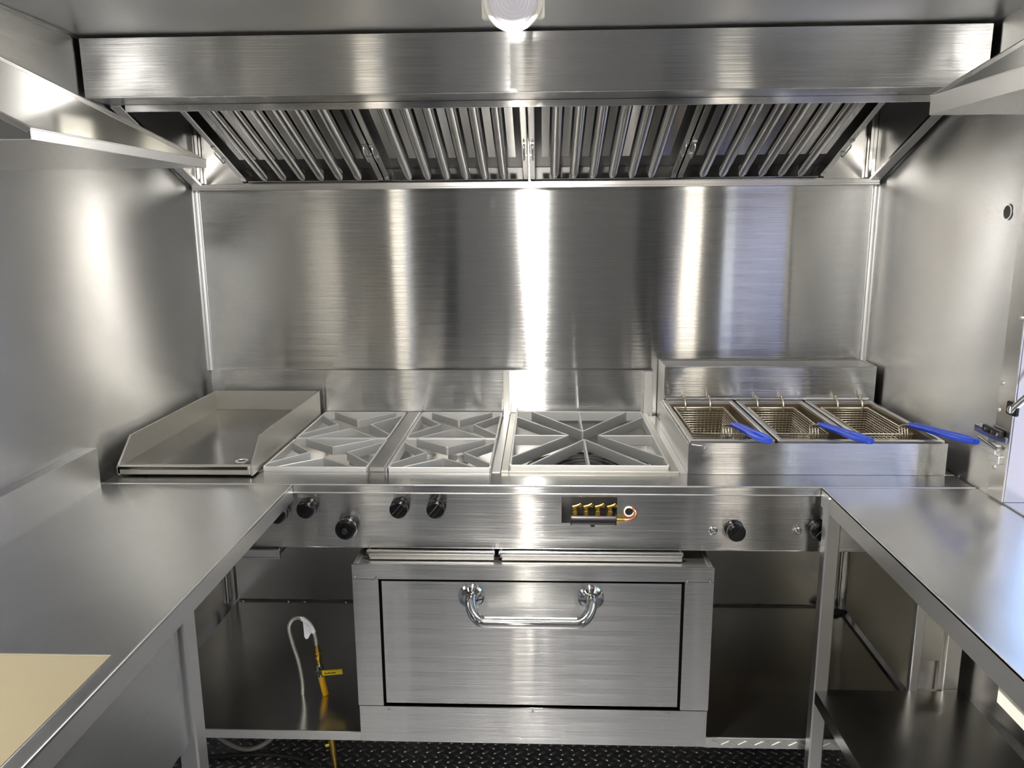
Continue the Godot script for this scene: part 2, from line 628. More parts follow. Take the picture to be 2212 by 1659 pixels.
	tube(s, [Vector3(XR - 0.018, 0.25, ZB + 0.014), Vector3(XR - 0.018, 0.74, ZB + 0.014)], 0.005, 8)
	structure("trim_5", s, M.smooth, "folded corner post under the range at the fryer end", "trim")

	# ground outside
	s = tool()
	box(s, Vector3(-60, -0.75, -60), Vector3(60, -0.70, 60), 0.0)
	structure("ground", s, M.ground, "pale concrete yard outside the truck", "ground")

# ---------------------------------------------------------------- hood
func build_hood() -> void:
	var x0 := XL + 0.008
	var x1 := XR - 0.010
	var t := thing("extraction_hood", "wide stainless steel extraction hood above the range", "range hood", Vector3(-0.035, 1.60, -2.2))
	var s := tool()
	sheet(s, Vector3(x0, 1.790, -1.87), Vector3(x1 - x0, 0, 0), Vector3(0, 0.126, 0), 0.003, 0.0007, 6.1, Vector3(1, 0, 0), 60, 8)
	part("front_panel", s, M.hood, t)
	s = tool()
	box(s, Vector3(x0, 1.9145, -1.95), Vector3(x1, 1.9165, -1.871), 0.0008)
	part("top_return", s, M.smooth, t)
	s = tool()
	box(s, Vector3(x0, 1.7865, -1.975), Vector3(x1, 1.7898, -1.8685), 0.0012)
	part("bottom_flange", s, M.hood, t)
	s = tool()
	box(s, Vector3(-1.015, 1.770, -1.978), Vector3(0.945, 1.7865, -1.9745), 0.001)
	part("gutter_rail", s, M.hood, t)
	for side in 2:
		s = tool()
		var xa := x0 if side == 0 else x1
		var sg := 1.0 if side == 0 else -1.0
		bar(s, Vector3(xa + sg * 0.014, 1.786, -1.975), Vector3(xa + sg * 0.014, 1.606, -2.425), 0.028, 0.010, Vector3.UP, 0.001)
		part("side_rail", s, M.smooth, t)
		s = tool()
		prism(s, Vector3(xa + (0.0 if side == 0 else -0.002), 0, 0), Vector3(0, 0, -1), Vector3(0, 1, 0), PackedVector2Array([Vector2(1.873, 1.79), Vector2(1.975, 1.79), Vector2(2.43, 1.612), Vector2(2.43, 1.916), Vector2(1.873, 1.916)]), 0.002 , Vector3(0, 0, 1))
		part("end_panel", s, M.satin, t)
	s = tool()
	box(s, Vector3(x0, 1.600, -2.436), Vector3(x1, 1.606, -2.395), 0.001)
	box(s, Vector3(x0, 1.606, -2.398), Vector3(x1, 1.618, -2.395), 0.001)
	part("back_trough", s, M.smooth, t)
	s = tool()
	sheet(s, Vector3(x0 + 0.003, 1.606, -2.432), Vector3(x1 - x0 - 0.006, 0, 0), Vector3(0, 0.308, 0), 0.002, 0.0012, 5.5, Vector3(0, 1, 0), 40, 10)
	part("inner_back", s, M.smooth, t)
	# post at each end of the filter bank
	for xa: float in [-1.035, 0.955]:
		s = tool()
		box(s, Vector3(xa - 0.006, 1.62, -2.430), Vector3(xa + 0.006, 1.80, -2.412), 0.002, Vector3(0, 1, 0))
		part("inner_post", s, M.smooth, t)

# local frame of the slanting filter bank: across, up the slope, out of the face
func on_bank(x: float, up: float, out: float) -> Vector3:
	var d := Vector3(0, 0.362, 0.932)
	var n := Vector3(0, -0.932, 0.362)
	return Vector3(x, 1.6195, -2.402) + d * up + n * out

func bank_box(s: SurfaceTool, xa: float, xb: float, ua: float, ub: float, oa: float, ob: float, bev := 0.0012) -> void:
	var d := Vector3(0, 0.362, 0.932)
	var n := Vector3(0, -0.932, 0.362)
	var b := Basis(Vector3.RIGHT, d.normalized(), Vector3.RIGHT.cross(d.normalized()))
	obox(s, Transform3D(b, on_bank((xa + xb) / 2, (ua + ub) / 2, (oa + ob) / 2)), Vector3(xb - xa, ub - ua, absf(ob - oa)), bev, Vector3(0, 1, 0))

func baffle(s: SurfaceTool, xc: float, half: float, ua: float, ub: float, depth: float) -> void:
	# a folded channel: flat face with rounded shoulders, open behind, nose cut back at its foot
	var prof: Array
	prof = [Vector2(-half, -depth), Vector2(-half, -0.009), Vector2(-half * 0.95, -0.0055), Vector2(-half * 0.78, -0.0025), Vector2(-half * 0.48, -0.0006), Vector2(0, 0.0004), Vector2(half * 0.48, -0.0006), Vector2(half * 0.78, -0.0025), Vector2(half * 0.95, -0.0055), Vector2(half, -0.009), Vector2(half, -depth)]
	var norm: Array = []
	for k in prof.size():
		var a: Vector2 = prof[maxi(k - 1, 0)]
		var b: Vector2 = prof[mini(k + 1, prof.size() - 1)]
		var d := (b - a).normalized()
		norm.append(Vector2(-d.y, d.x))
	var nb := Vector3(0, -0.932, 0.362)
	var foot := func(p: Vector2) -> float: return ua + 0.030 * absf(p.x) / half * absf(p.x) / half
	for k in prof.size() - 1:
		var a: Vector2 = prof[k]
		var b: Vector2 = prof[k + 1]
		var na: Vector2 = norm[k]
		var nc: Vector2 = norm[k + 1]
		var v := [[on_bank(xc + a.x, foot.call(a), a.y), na], [on_bank(xc + b.x, foot.call(b), b.y), nc], [on_bank(xc + b.x, ub, b.y), nc], [on_bank(xc + a.x, ub, a.y), na]]
		for i in [0, 2, 1, 0, 3, 2]:
			var nn: Vector2 = v[i][1]
			var p: Vector3 = v[i][0]
			vert(s, p, (Vector3.RIGHT * nn.x + nb * nn.y).normalized(), Vector2(p.z, p.x))

func build_filters() -> void:
	var names := ["baffle grease filter at the griddle end of the hood", "baffle grease filter over the pair of small burners", "baffle grease filter over the large single burner", "baffle grease filter over the deep fryer"]
	for f in 4:
		var xa := -0.898 + 0.43 * f + 0.002
		var xb := xa + 0.426
		var t := thing("baffle_filter", "stainless " + names[f], "hood filter", on_bank((xa + xb) / 2, 0, 0), "baffle filters in the hood")
		var L := 0.455
		for side in 2:
			var s := tool()
			var ra := xa if side == 0 else xb - 0.0165
			bank_box(s, ra, ra + 0.0165, 0.0, L, 0.0, -0.040, 0.002)
			part("side_frame", s, M.filter, t)
		for e in 2:
			var s := tool()
			var u: float = 0.0 if e == 0 else L - 0.02
			bank_box(s, xa + 0.0165, xb - 0.0165, u, u + (0.008 if e == 0 else 0.02), -0.002, -0.040, 0.001)
			part("end_frame", s, M.filter, t)
		var inner := (xb - xa) - 0.033
		var pitch := inner / 7.0
		for k in 6:
			var s := tool()
			baffle(s, xa + 0.0165 + pitch * (k + 1), 0.0135, 0.012, L - 0.02, 0.018)
			part("baffle", s, M.filter, t)
		for k in 7:
			var s := tool()
			var xc := xa + 0.0165 + pitch * (k + 0.5)
			bank_box(s, xc - 0.0105, xc + 0.0105, 0.125, L - 0.02, -0.016, -0.0175, 0.0005)
			part("inner_baffle", s, M.filter, t)
		var sb := tool()
		bank_box(sb, xa + 0.002, xb - 0.002, 0.004, L - 0.004, -0.0400, -0.0415, 0.0)  # black backing sheet painting in the shade between the baffles
		part("dark_backing", sb, M.iron, t, "black sheet painted as the dark behind the baffles")
		# wire lifting handles on both side frames
		for side in 2:
			var hx := xa + 0.008 if side == 0 else xb - 0.008
			var s := tool()
			var pts: Array = []
			for q in [[0.165, -0.002], [0.165, 0.010], [0.172, 0.016], [0.228, 0.016], [0.235, 0.010], [0.235, -0.002]]:
				pts.append(on_bank(hx + (0.0 if q[1] < 0 else 0.002 * (1 if side == 0 else -1)), q[0], q[1]))
			tube(s, pts, 0.0022, 8)
			for u: float in [0.165, 0.235]:
				bank_box(s, hx - 0.007, hx + 0.007, u - 0.006, u + 0.006, 0.0, 0.0025, 0.0008)
			part("handle", s, M.chrome, t)

# ---------------------------------------------------------------- lamps
func lamp_body(t: Node3D, c: Vector3, on: bool) -> void:
	var s := tool()
	box(s, Vector3(c.x - 0.060, YC - 0.020, c.z - 0.150), Vector3(c.x + 0.060, YC - 0.001, c.z + 0.150), 0.006)
	part("base_plate", s, M.white, t)
	s = tool()
	lathe(s, Transform3D(Basis(), Vector3(c.x, YC, c.z)), [Vector2(0.058, -0.018), Vector2(0.058, -0.046), Vector2(0.055, -0.051), Vector2(0.049, -0.051), Vector2(0.047, -0.047), Vector2(0.047, -0.02)], 40, 1.0, 1.55)
	part("ring", s, M.white, t)
	s = tool()
	var prof: Array = []
	for k in 25:
		var a := PI * 0.5 * k / 24.0
		var rib := 0.0012 * (k % 2)
		prof.append(Vector2(0.047 * cos(a) + rib * cos(a), -0.046 - 0.040 * sin(a) - rib * sin(a)))
	lathe(s, Transform3D(Basis(), Vector3(c.x, YC, c.z)), prof, 40, 1.0, 1.55)
	part("lens", s, M.lit if on else M.lens, t)

func lamp_light(t: Node3D, at: Vector3, energy: float, down: bool) -> void:
	var l: Light3D
	if down:
		# shines down from just under the lens
		var sp := SpotLight3D.new()
		sp.spot_range = 8.0
		sp.spot_attenuation = 2.0
		sp.spot_angle = 89.5
		sp.spot_angle_attenuation = 0.05
		l = sp
	else:
		var om := OmniLight3D.new()
		om.omni_range = 8.0
		om.omni_attenuation = 2.0
		l = om
	l.name = "lamp_glow"
	l.light_color = Color(1.0, 0.985, 0.96)
	l.light_energy = energy
	l.light_size = 0.045
	l.shadow_enabled = true
	t.add_child(l)
	l.position = at - t.position
	l.rotation_degrees = Vector3(-90, 0, 0)

func build_lamps() -> void:
	# round lamp on a drop bracket in front of the hood, its ribbed lens tilted down the aisle
	var c := Vector3(-0.0435, 1.823, -1.25)
	var t := thing("ceiling_lamp", "white round lamp with ribbed lens hanging in front of the hood", "ceiling lamp", Vector3(c.x, YC, c.z - 0.03))
	var n := Vector3(0, -0.30, 0.954).normalized()
	var up := Vector3(1, 0, 0).cross(n).normalized() * -1.0
	if up.y < 0:
		up = -up
	var f := Transform3D(Basis(Vector3(1, 0, 0), n, Vector3(1, 0, 0).cross(n)), c)
	var s := tool()
	box(s, Vector3(c.x - 0.04, YC - 0.010, c.z - 0.075), Vector3(c.x + 0.04, YC - 0.001, c.z + 0.015), 0.003)
	box(s, Vector3(c.x - 0.012, c.y, c.z - 0.045), Vector3(c.x + 0.012, YC - 0.010, c.z - 0.022), 0.002)
	part("drop_bracket", s, M.white, t)
	s = tool()
	obox(s, Transform3D(Basis(Vector3(1, 0, 0), up, n), c + up * 0.012 - n * 0.012), Vector3(0.094, 0.082, 0.014), 0.004)
	part("back_plate", s, M.white, t)
	s = tool()
	lathe(s, f, [Vector2(0.0445, -0.010), Vector2(0.0445, 0.008), Vector2(0.0425, 0.011), Vector2(0.0385, 0.011), Vector2(0.0365, 0.008), Vector2(0.0365, 0.0)], 40)
	part("ring", s, M.white, t)
	s = tool()
	var prof: Array = []
	for k in 19:
		var a := PI * 0.5 * k / 18.0
		var rib := 0.0016 * (k % 2)
		prof.append(Vector2(0.0365 * cos(a), 0.005 + 0.013 * sin(a) - rib))
	lathe(s, f, prof, 40)
	part("lens", s, M.glow_lens, t)
	lamp_light(t, c + Vector3(0, -0.055, 0.02), LAMP_A, true)
	# bulkhead on the ceiling towards the door
	t = thing("bulkhead_lamp", "lit oval bulkhead lamp on the ceiling nearest the entrance door", "ceiling lamp", Vector3(-0.10, YC, 0.35))
	lamp_body(t, Vector3(-0.10, YC, 0.35), true)
	lamp_light(t, Vector3(-0.10, YC - 0.095, 0.35), LAMP_B, false)

# ---------------------------------------------------------------- wall shelves with sloped ends
func wall_shelf(label: String, xw: float, xf: float, y: float, lip: float, za: float, zb: float, rise: float) -> void:
	var t := thing("wall_shelf", label, "shelf", Vector3((xw + xf) / 2, y, (za + zb) / 2), "wall shelves with sloped ends")
	var sg := signf(xw - xf)
	var lo := minf(xw, xf)
	var hi := maxf(xw, xf)
	var s := tool()
	box(s, Vector3(lo, y, za), Vector3(hi, y + 0.002, zb), 0.0005, Vector3(0, 0, 1))
	part("shelf_board", s, M.wall, t)
	s = tool()
	box(s, Vector3(xf - 0.001, y, za), Vector3(xf + 0.001, y + lip, zb), 0.0006, Vector3(0, 0, 1))
	tube(s, [Vector3(xf, y + lip, za), Vector3(xf, y + lip, zb)], 0.0016, 6)
	part("front_lip", s, M.satin, t)
	var w := absf(xw - xf)
	for e in 2:
		s = tool()
		var z: float = za if e == 0 else zb - 0.002
		var out := PackedVector2Array([Vector2(xf, y + 0.002), Vector2(xw, y + 0.002), Vector2(xw, y + lip + w * rise), Vector2(xf, y + lip)])
		prism(s, Vector3(0, 0, z), Vector3.RIGHT, Vector3.UP, out, 0.002)
		part("end_plate", s, M.mirror, t)
		s = tool()
		bar(s, Vector3(xf, y + lip - 0.002, z + 0.001), Vector3(xw, y + lip + w * rise - 0.002, z + 0.001), 0.006, 0.008, Vector3.UP, 0.001)
		part("end_hem", s, M.smooth, t)

func build_wall_shelves() -> void:
	wall_shelf("steel wall shelf with sloped end plates on the wall above the sink side worktop", XL + 0.001, -0.628, 1.604, 0.0135, -1.50, -0.985, 0.51)
	wall_shelf("steel wall shelf with deep front lip above the serving window", XR - 0.001, 0.668, 1.676, 0.031, -1.45, -0.40, 0.61)
	# double socket on the wall above the left shelf, seen mirrored in the shelf's end plate
	var t := thing("wall_socket", "cream socket plate on the wall above the sink side shelf", "socket", Vector3(XL, 1.70, -1.20))
	var s := tool()
	box(s, Vector3(XL + 0.0015, 1.640, -1.235), Vector3(XL + 0.010, 1.742, -1.112), 0.003)
	part("cover_plate", s, M.white, t)
	for zc: float in [-1.203, -1.144]:
		for dy: float in [-0.022, 0.022]:
			s = tool()
			for dz: float in [-0.007, 0.007]:
				box(s, Vector3(XL + 0.009, 1.692 + dy - 0.005, zc + dz - 0.0014), Vector3(XL + 0.0105, 1.692 + dy + 0.005, zc + dz + 0.0014), 0.0)
			part("slot", s, M.ink, t)

# ---------------------------------------------------------------- cooking range
func knob(parent: Node3D, x: float, y: float, r: float, dial := false) -> void:
	var f := Transform3D(Basis(Vector3.RIGHT, Vector3(0, 0, 1), Vector3(0, -1, 0)), Vector3(x, y, -1.7585))
	var s := tool()
	lathe(s, f, [Vector2(r * 1.04, 0.0), Vector2(r * 1.04, 0.004), Vector2(r * 0.86, 0.006), Vector2(r * 0.80, 0.010), Vector2(r * 0.98, 0.013), Vector2(r, 0.016), Vector2(r, 0.025), Vector2(r * 0.95, 0.0285), Vector2(r * 0.80, 0.0300), Vector2(0.0, 0.0300)], 28)
	var k := part("knob", s, M.black, parent)
	s = tool()
	if dial:
		lathe(s, f, [Vector2(r * 0.30, 0.0300), Vector2(r * 0.30, 0.036), Vector2(r * 0.18, 0.037), Vector2(0.0, 0.037)], 16)
		part("dial_hub", s, M.darkmetal, k)
		s = tool()
		lathe(s, f, [Vector2(r * 1.06, 0.016), Vector2(r * 1.09, 0.018), Vector2(r * 1.06, 0.021), Vector2(r * 1.0, 0.021)], 28)
		part("dial_ring", s, M.chrome, k)
	else:
		bar(s, Vector3(x - r * 0.55, y - r * 0.62, -1.7270), Vector3(x + r * 0.55, y + r * 0.62, -1.7270), r * 0.5, 0.005, Vector3(0, 0, 1), 0.0015)
		part("grip_ridge", s, M.black, k)

func build_range() -> void:
	var t := thing("gas_range", "long stainless steel gas range with knobs on its front panel", "gas range", Vector3(-0.035, 0.25, -2.1))
	var s := tool()
	# deck strips round the burner wells
	box(s, Vector3(XL + 0.012, 0.885, -1.838), Vector3(XR - 0.004, 0.900, -1.748), 0.002)
	part("front_ledge", s, M.front, t)
	s = tool()
	box(s, Vector3(XL + 0.012, 0.885, -2.424), Vector3(-0.700, 0.900, -1.838), 0.001)
	part("deck_plate", s, M.top, t)
	s = tool()
	box(s, Vector3(0.334, 0.885, -2.424), Vector3(0.362, 0.900, -1.838), 0.001)
	box(s, Vector3(0.954, 0.885, -2.424), Vector3(XR - 0.004, 0.900, -1.838), 0.001)
	box(s, Vector3(0.362, 0.885, -1.858), Vector3(0.954, 0.900, -1.838), 0.001)
	part("deck_plate", s, M.top, t)
	s = tool()
	box(s, Vector3(-0.122, 0.885, -2.424), Vector3(-0.102, 0.902, -1.838), 0.001, Vector3(0, 0, 1))
	part("deck_strip", s, M.satin, t)
	# rolled front lip
	s = tool()
	box(s, Vector3(XL + 0.012, 0.879, -1.7515), Vector3(XR - 0.004, 0.9005, -1.7455), 0.002)
	part("front_lip", s, M.front, t)
	s = tool()
	tube(s, [Vector3(XL + 0.012, 0.8795, -1.7465), Vector3(XR - 0.004, 0.8795, -1.7465)], 0.0022, 8)
	tube(s, [Vector3(XL + 0.012, 0.8990, -1.7468), Vector3(XR - 0.004, 0.8990, -1.7468)], 0.0024, 8)
	part("lip_hem", s, M.satin, t)
	# splash sheet behind the burners
	s = tool()
	sheet(s, Vector3(-1.036, 0.895, -2.426), Vector3(1.382, 0, 0), Vector3(0, 0.150, 0), 0.003, 0.0008, 7.7, Vector3(1, 0, 0), 50, 6)
	box(s, Vector3(-1.036, 1.044, -2.436), Vector3(0.346, 1.0465, -2.4255), 0.001)
	part("splash_sheet", s, M.front, t)
	s = tool()
	box(s, Vector3(-0.1225, 0.90, -2.4255), Vector3(-0.104, 1.043, -2.422), 0.001, Vector3(0, 1, 0))
	part("splash_strip", s, M.satin, t)
	s = tool()
	box(s, Vector3(0.318, 0.90, -2.4255), Vector3(0.346, 1.043, -2.421), 0.001, Vector3(0, 1, 0))
	part("splash_strip", s, M.satin, t)
	# control panel, with a cut-out for the manifold
	s = tool()
	var py0 := 0.738
	var py1 := 0.880
	sheet(s, Vector3(XL + 0.012, py0, -1.76), Vector3(0.046 - XL - 0.012, 0, 0), Vector3(0, py1 - py0, 0), 0.002, 0.0007, 8.2, Vector3(1, 0, 0), 40, 8)
	sheet(s, Vector3(0.176, py0, -1.76), Vector3(XR - 0.004 - 0.176, 0, 0), Vector3(0, py1 - py0, 0), 0.002, 0.0007, 9.1, Vector3(1, 0, 0), 40, 8)
	box(s, Vector3(0.046, py0, -1.762), Vector3(0.176, 0.803, -1.760), 0.0)
	box(s, Vector3(0.046, 0.868, -1.762), Vector3(0.176, py1, -1.760), 0.0)
	part("control_panel", s, M.front, t)
	s = tool()
	box(s, Vector3(XL + 0.012, py0 - 0.002, -1.790), Vector3(XR - 0.004, py0, -1.7595), 0.0008)
	part("panel_return", s, M.smooth, t)
	# wells under the burners
	s = tool()
	box(s, Vector3(-0.702, 0.766, -2.424), Vector3(-0.120, 0.770, -1.836), 0.0)
	box(s, Vector3(-0.702, 0.770, -2.424), Vector3(-0.699, 0.886, -1.836), 0.0)
	box(s, Vector3(-0.124, 0.770, -2.424), Vector3(-0.121, 0.886, -1.836), 0.0)
	box(s, Vector3(-0.699, 0.770, -2.424), Vector3(-0.124, 0.886, -2.421), 0.0)
	box(s, Vector3(-0.699, 0.770, -1.839), Vector3(-0.124, 0.886, -1.836), 0.0)
	part("burner_well", s, M.satin, t)
	s = tool()
	box(s, Vector3(-0.104, 0.766, -2.424), Vector3(0.335, 0.770, -1.836), 0.0)
	box(s, Vector3(-0.104, 0.770, -2.424), Vector3(-0.101, 0.886, -1.836), 0.0)
	box(s, Vector3(0.332, 0.770, -2.424), Vector3(0.335, 0.886, -1.836), 0.0)
	box(s, Vector3(-0.101, 0.770, -2.424), Vector3(0.332, 0.886, -2.421), 0.0)
	box(s, Vector3(-0.101, 0.770, -1.839), Vector3(0.332, 0.886, -1.836), 0.0)
	part("burner_well", s, M.satin, t)
	# burner heads
	for c in [Vector3(-0.552, 0, -2.262), Vector3(-0.552, 0, -1.968), Vector3(-0.252, 0, -2.262), Vector3(-0.252, 0, -1.968)]:
		s = tool()
		lathe(s, Transform3D(Basis(), Vector3(c.x, 0.806, c.z)), [Vector2(0.030, -0.035), Vector2(0.030, 0.020), Vector2(0.052, 0.026), Vector2(0.054, 0.040), Vector2(0.047, 0.046), Vector2(0.022, 0.050), Vector2(0.0, 0.050)], 28)
		var b := part("burner_head", s, M.raw, t)
		s = tool()
		tube(s, [Vector3(c.x, 0.800, c.z), Vector3(c.x, 0.800, -1.842)], 0.010, 10)
		part("venturi_pipe", s, M.satin, b)
	s = tool()
	for k in 5:
		var r := 0.035 + 0.030 * k
		tube(s, arc(Vector3(0.115, 0.812, -2.13), Vector3(r, 0, 0), Vector3(0, 0, r), 0, TAU, 36), 0.011, 8, false)
	for k in 4:
		var a := TAU * k / 4.0 + 0.4
		tube(s, [Vector3(0.115, 0.800, -2.13), Vector3(0.115 + 0.155 * cos(a), 0.800, -2.13 + 0.155 * sin(a))], 0.012, 8)
	part("ring_burner", s, M.iron, t, "black cast iron ring burner")
	s = tool()
	box(s, Vector3(0.0, 0.7705, -2.35), Vector3(0.325, 0.776, -1.845), 0.001)
	part("heat_pan", s, M.iron, t)
	# knobs
	for q in [[-0.556, 0.841], [-0.336, 0.843], [-0.249, 0.843], [-0.626, 0.827], [0.450, 0.792], [0.642, 0.796]]:
		knob(t, q[0], q[1], 0.0215)
	knob(t, -0.464, 0.792, 0.0245, true)
	for x: float in [0.401, 0.596]:
		s = tool()
		var f := Transform3D(Basis(Vector3.RIGHT, Vector3(0, 0, 1), Vector3(0, -1, 0)), Vector3(x, 0.7875, -1.7595))
		lathe(s, f, [Vector2(0.0105, 0.0), Vector2(0.0105, 0.004), Vector2(0.0085, 0.006), Vector2(0.0065, 0.006), Vector2(0.0065, 0.003), Vector2(0.003, 0.003), Vector2(0.003, 0.009), Vector2(0.0, 0.010)], 20)
		part("igniter_button", s, M.chrome, t)
	# manifold opening with its pipe, valves and feed
	s = tool()
	var pr := [Vector3(0.068, 0.8165, -1.750), Vector3(0.171, 0.8165, -1.750)]
	tube(s, pr, 0.0130, 18)
	var pipe := part("manifold_pipe", s, M.darkmetal, t, "dark gas manifold pipe in the panel opening")
	for k in 2:
		s = tool()
		var xa: float = 0.0665 if k == 0 else 0.1705
		tube(s, [Vector3(xa, 0.8165, -1.750), Vector3(xa + 0.003, 0.8165, -1.750)], 0.0142, 18)
		part("end_cap", s, M.iron, pipe)
	for x: float in [0.077, 0.103, 0.130, 0.158]:
		s = tool()
		tube(s, [Vector3(x, 0.826, -1.749), Vector3(x, 0.838, -1.749)], 0.0075, 6)
		tube(s, [Vector3(x, 0.838, -1.749), Vector3(x, 0.8455, -1.749)], 0.0050, 10)
		tube(s, smooth_path([Vector3(x - 0.006, 0.8475, -1.749), Vector3(x + 0.004, 0.8495, -1.750), Vector3(x + 0.013, 0.8530, -1.752)], 3), 0.0042, 8)
		lathe(s, Transform3D(Basis(), Vector3(x + 0.013, 0.851, -1.752)), [Vector2(0.0, -0.004), Vector2(0.0055, -0.004), Vector2(0.0055, 0.004), Vector2(0.0, 0.004)], 8)
		part("valve", s, M.brass, pipe, "brass valve")
	s = tool()
	tube(s, [Vector3(0.172, 0.8155, -1.750), Vector3(0.182, 0.8155, -1.750)], 0.0068, 6)
	tube(s, [Vector3(0.182, 0.8155, -1.750), Vector3(0.193, 0.8155, -1.750)], 0.0052, 6)
	part("brass_fitting", s, M.brass, pipe)
	s = tool()
	tube(s, smooth_path([Vector3(0.190, 0.8155, -1.750), Vector3(0.203, 0.817, -1.748), Vector3(0.216, 0.824, -1.747), Vector3(0.218, 0.836, -1.752), Vector3(0.209, 0.840, -1.765), Vector3(0.204, 0.838, -1.80)], 5), 0.0034, 10)
	part("copper_tube", s, M.copper, pipe)
	s = tool()
	var hf := Transform3D(Basis(Vector3.RIGHT, Vector3(0, 0, 1), Vector3(0, -1, 0)), Vector3(0.204, 0.833, -1.7595))
	lathe(s, hf, [Vector2(0.0125, 0.0), Vector2(0.0125, 0.002), Vector2(0.0095, 0.0025), Vector2(0.0092, 0.0004)], 24)
	part("grommet", s, M.white, t)
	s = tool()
	lathe(s, hf, [Vector2(0.0093, 0.0008), Vector2(0.0, 0.0008)], 20)  # flat black disc painted as the dark inside the pipe hole
	part("pipe_hole_dark", s, M.blackmatt, t)
	s = tool()
	box(s, Vector3(0.114, 0.7945, -1.7600), Vector3(0.124, 0.8035, -1.7555), 0.002)
	part("bracket_nut", s, M.darkmetal, t)
	# lower shelf
	s = tool()
	box(s, Vector3(XL + 0.028, 0.244, -2.436), Vector3(-0.440, 0.250, -1.744), 0.001)
	part("lower_shelf", s, M.shelf, t)
	s = tool()
	box(s, Vector3(XL + 0.028, 0.227, -1.746), Vector3(-0.452, 0.2515, -1.741), 0.0015)
	part("shelf_edge", s, M.satin, t)
	s = tool()
	box(s, Vector3(0.390, 0.244, -2.436), Vector3(XR - 0.024, 0.250, -1.744), 0.001)
	part("lower_shelf", s, M.shelf, t)
	# legs of the frame
	for x: float in [XL + 0.032, XR - 0.052]:
		for z: float in [-2.40, -1.80]:
			s = tool()
			box(s, Vector3(x, 0.0, z), Vector3(x + 0.025, 0.243, z + 0.025), 0.001, Vector3(0, 1, 0))
			part("leg", s, M.satin, t)
	# screws along the back of the shelf
	for x: float in [-1.01, -0.855, -0.80, -0.66]:
		s = tool()
		lathe(s, Transform3D(Basis(), Vector3(x, 0.2505, -2.425)), [Vector2(0.005, 0.0), Vector2(0.004, 0.003), Vector2(0.0, 0.0042)], 12)
		part("screw", s, M.chrome, t)
	# bright aluminium edging of the fryer side shelf
	s = tool()
	box(s, Vector3(0.398, 0.226, -1.7435), Vector3(XR - 0.03, 0.2545, -1.739), 0.001)
	var ed := part("tread_edging", s, M.galvanised, t, "bright aluminium edging with a raised tread pattern")
	s = tool()
	var row := 0
	var ex := 0.410
	while ex < 0.94:
		var a := 0.55 if row % 2 == 0 else -0.55
		bar(s, Vector3(ex - 0.010, 0.2395 - 0.010 * a, -1.7385), Vector3(ex + 0.010, 0.2395 + 0.010 * a, -1.7385), 0.005, 0.0025, Vector3(0, 0, 1), 0.001)
		ex += 0.0205
		row += 1
	var rel := part("tread_relief", s, M.galvanised, ed)
	rel.set_meta("kind", "stuff")

	# divider bar between the burner columns: lies on the deck
	var d := thing("divider_bar", "flat steel bar dividing the two columns of small grates", "bar", Vector3(-0.405, 0.90, -2.13))
	s = tool()
	box(s, Vector3(-0.4265, 0.896, -2.42), Vector3(-0.3865, 0.9125, -1.842), 0.002, Vector3(0, 0, 1))
	part("bar_top", s, M.top, d)
	s = tool()
	box(s, Vector3(-0.3855, 0.893, -2.42), Vector3(-0.3815, 0.911, -1.842), 0.001, Vector3(0, 0, 1))
	part("bar_edge", s, M.satin, d)

# ---------------------------------------------------------------- grates
func grate(t: Node3D, x0: float, x1: float, z0: float, z1: float, ytop: float, h: float, gap: float, w: float, spokes: bool) -> void:
	var cx := (x0 + x1) / 2
	var cz := (z0 + z1) / 2
	var yc := ytop - h / 2
	for q in [[Vector3(x0, yc, z0), Vector3(x1, yc, z0)], [Vector3(x0, yc, z1), Vector3(x1, yc, z1)], [Vector3(x0, yc, z0 + w), Vector3(x0, yc, z1 - w)], [Vector3(x1, yc, z0 + w), Vector3(x1, yc, z1 - w)]]:
		var s := tool()
		bar(s, q[0], q[1], w, h)
		part("frame_bar", s, M.raw, t)
	# four V shaped fingers pointing at the centre
	var hx := (x1 - x0) / 2
	var hz := (z1 - z0) / 2
	var in_x := gap
	var in_z := gap
	var cut := 0.24
	for q in [[Vector2(0, -in_z), Vector2(-hx * (1 - cut), -hz), Vector2(hx * (1 - cut), -hz), Vector2(0, -hz)], [Vector2(0, in_z), Vector2(-hx * (1 - cut), hz), Vector2(hx * (1 - cut), hz), Vector2(0, hz)], [Vector2(-in_x, 0), Vector2(-hx, -hz * (1 - cut)), Vector2(-hx, hz * (1 - cut)), Vector2(-hx, 0)], [Vector2(in_x, 0), Vector2(hx, -hz * (1 - cut)), Vector2(hx, hz * (1 - cut)), Vector2(hx, 0)]]:
		var s := tool()
		var a := Vector3(cx + q[0].x, yc, cz + q[0].y)
		for k in [1, 2]:
			bar(s, a, Vector3(cx + q[k].x, yc, cz + q[k].y), w, h)
		if spokes:
			bar(s, a, Vector3(cx + q[3].x, yc, cz + q[3].y), w * 0.9, h * 0.96)
		part("finger", s, M.raw, t)

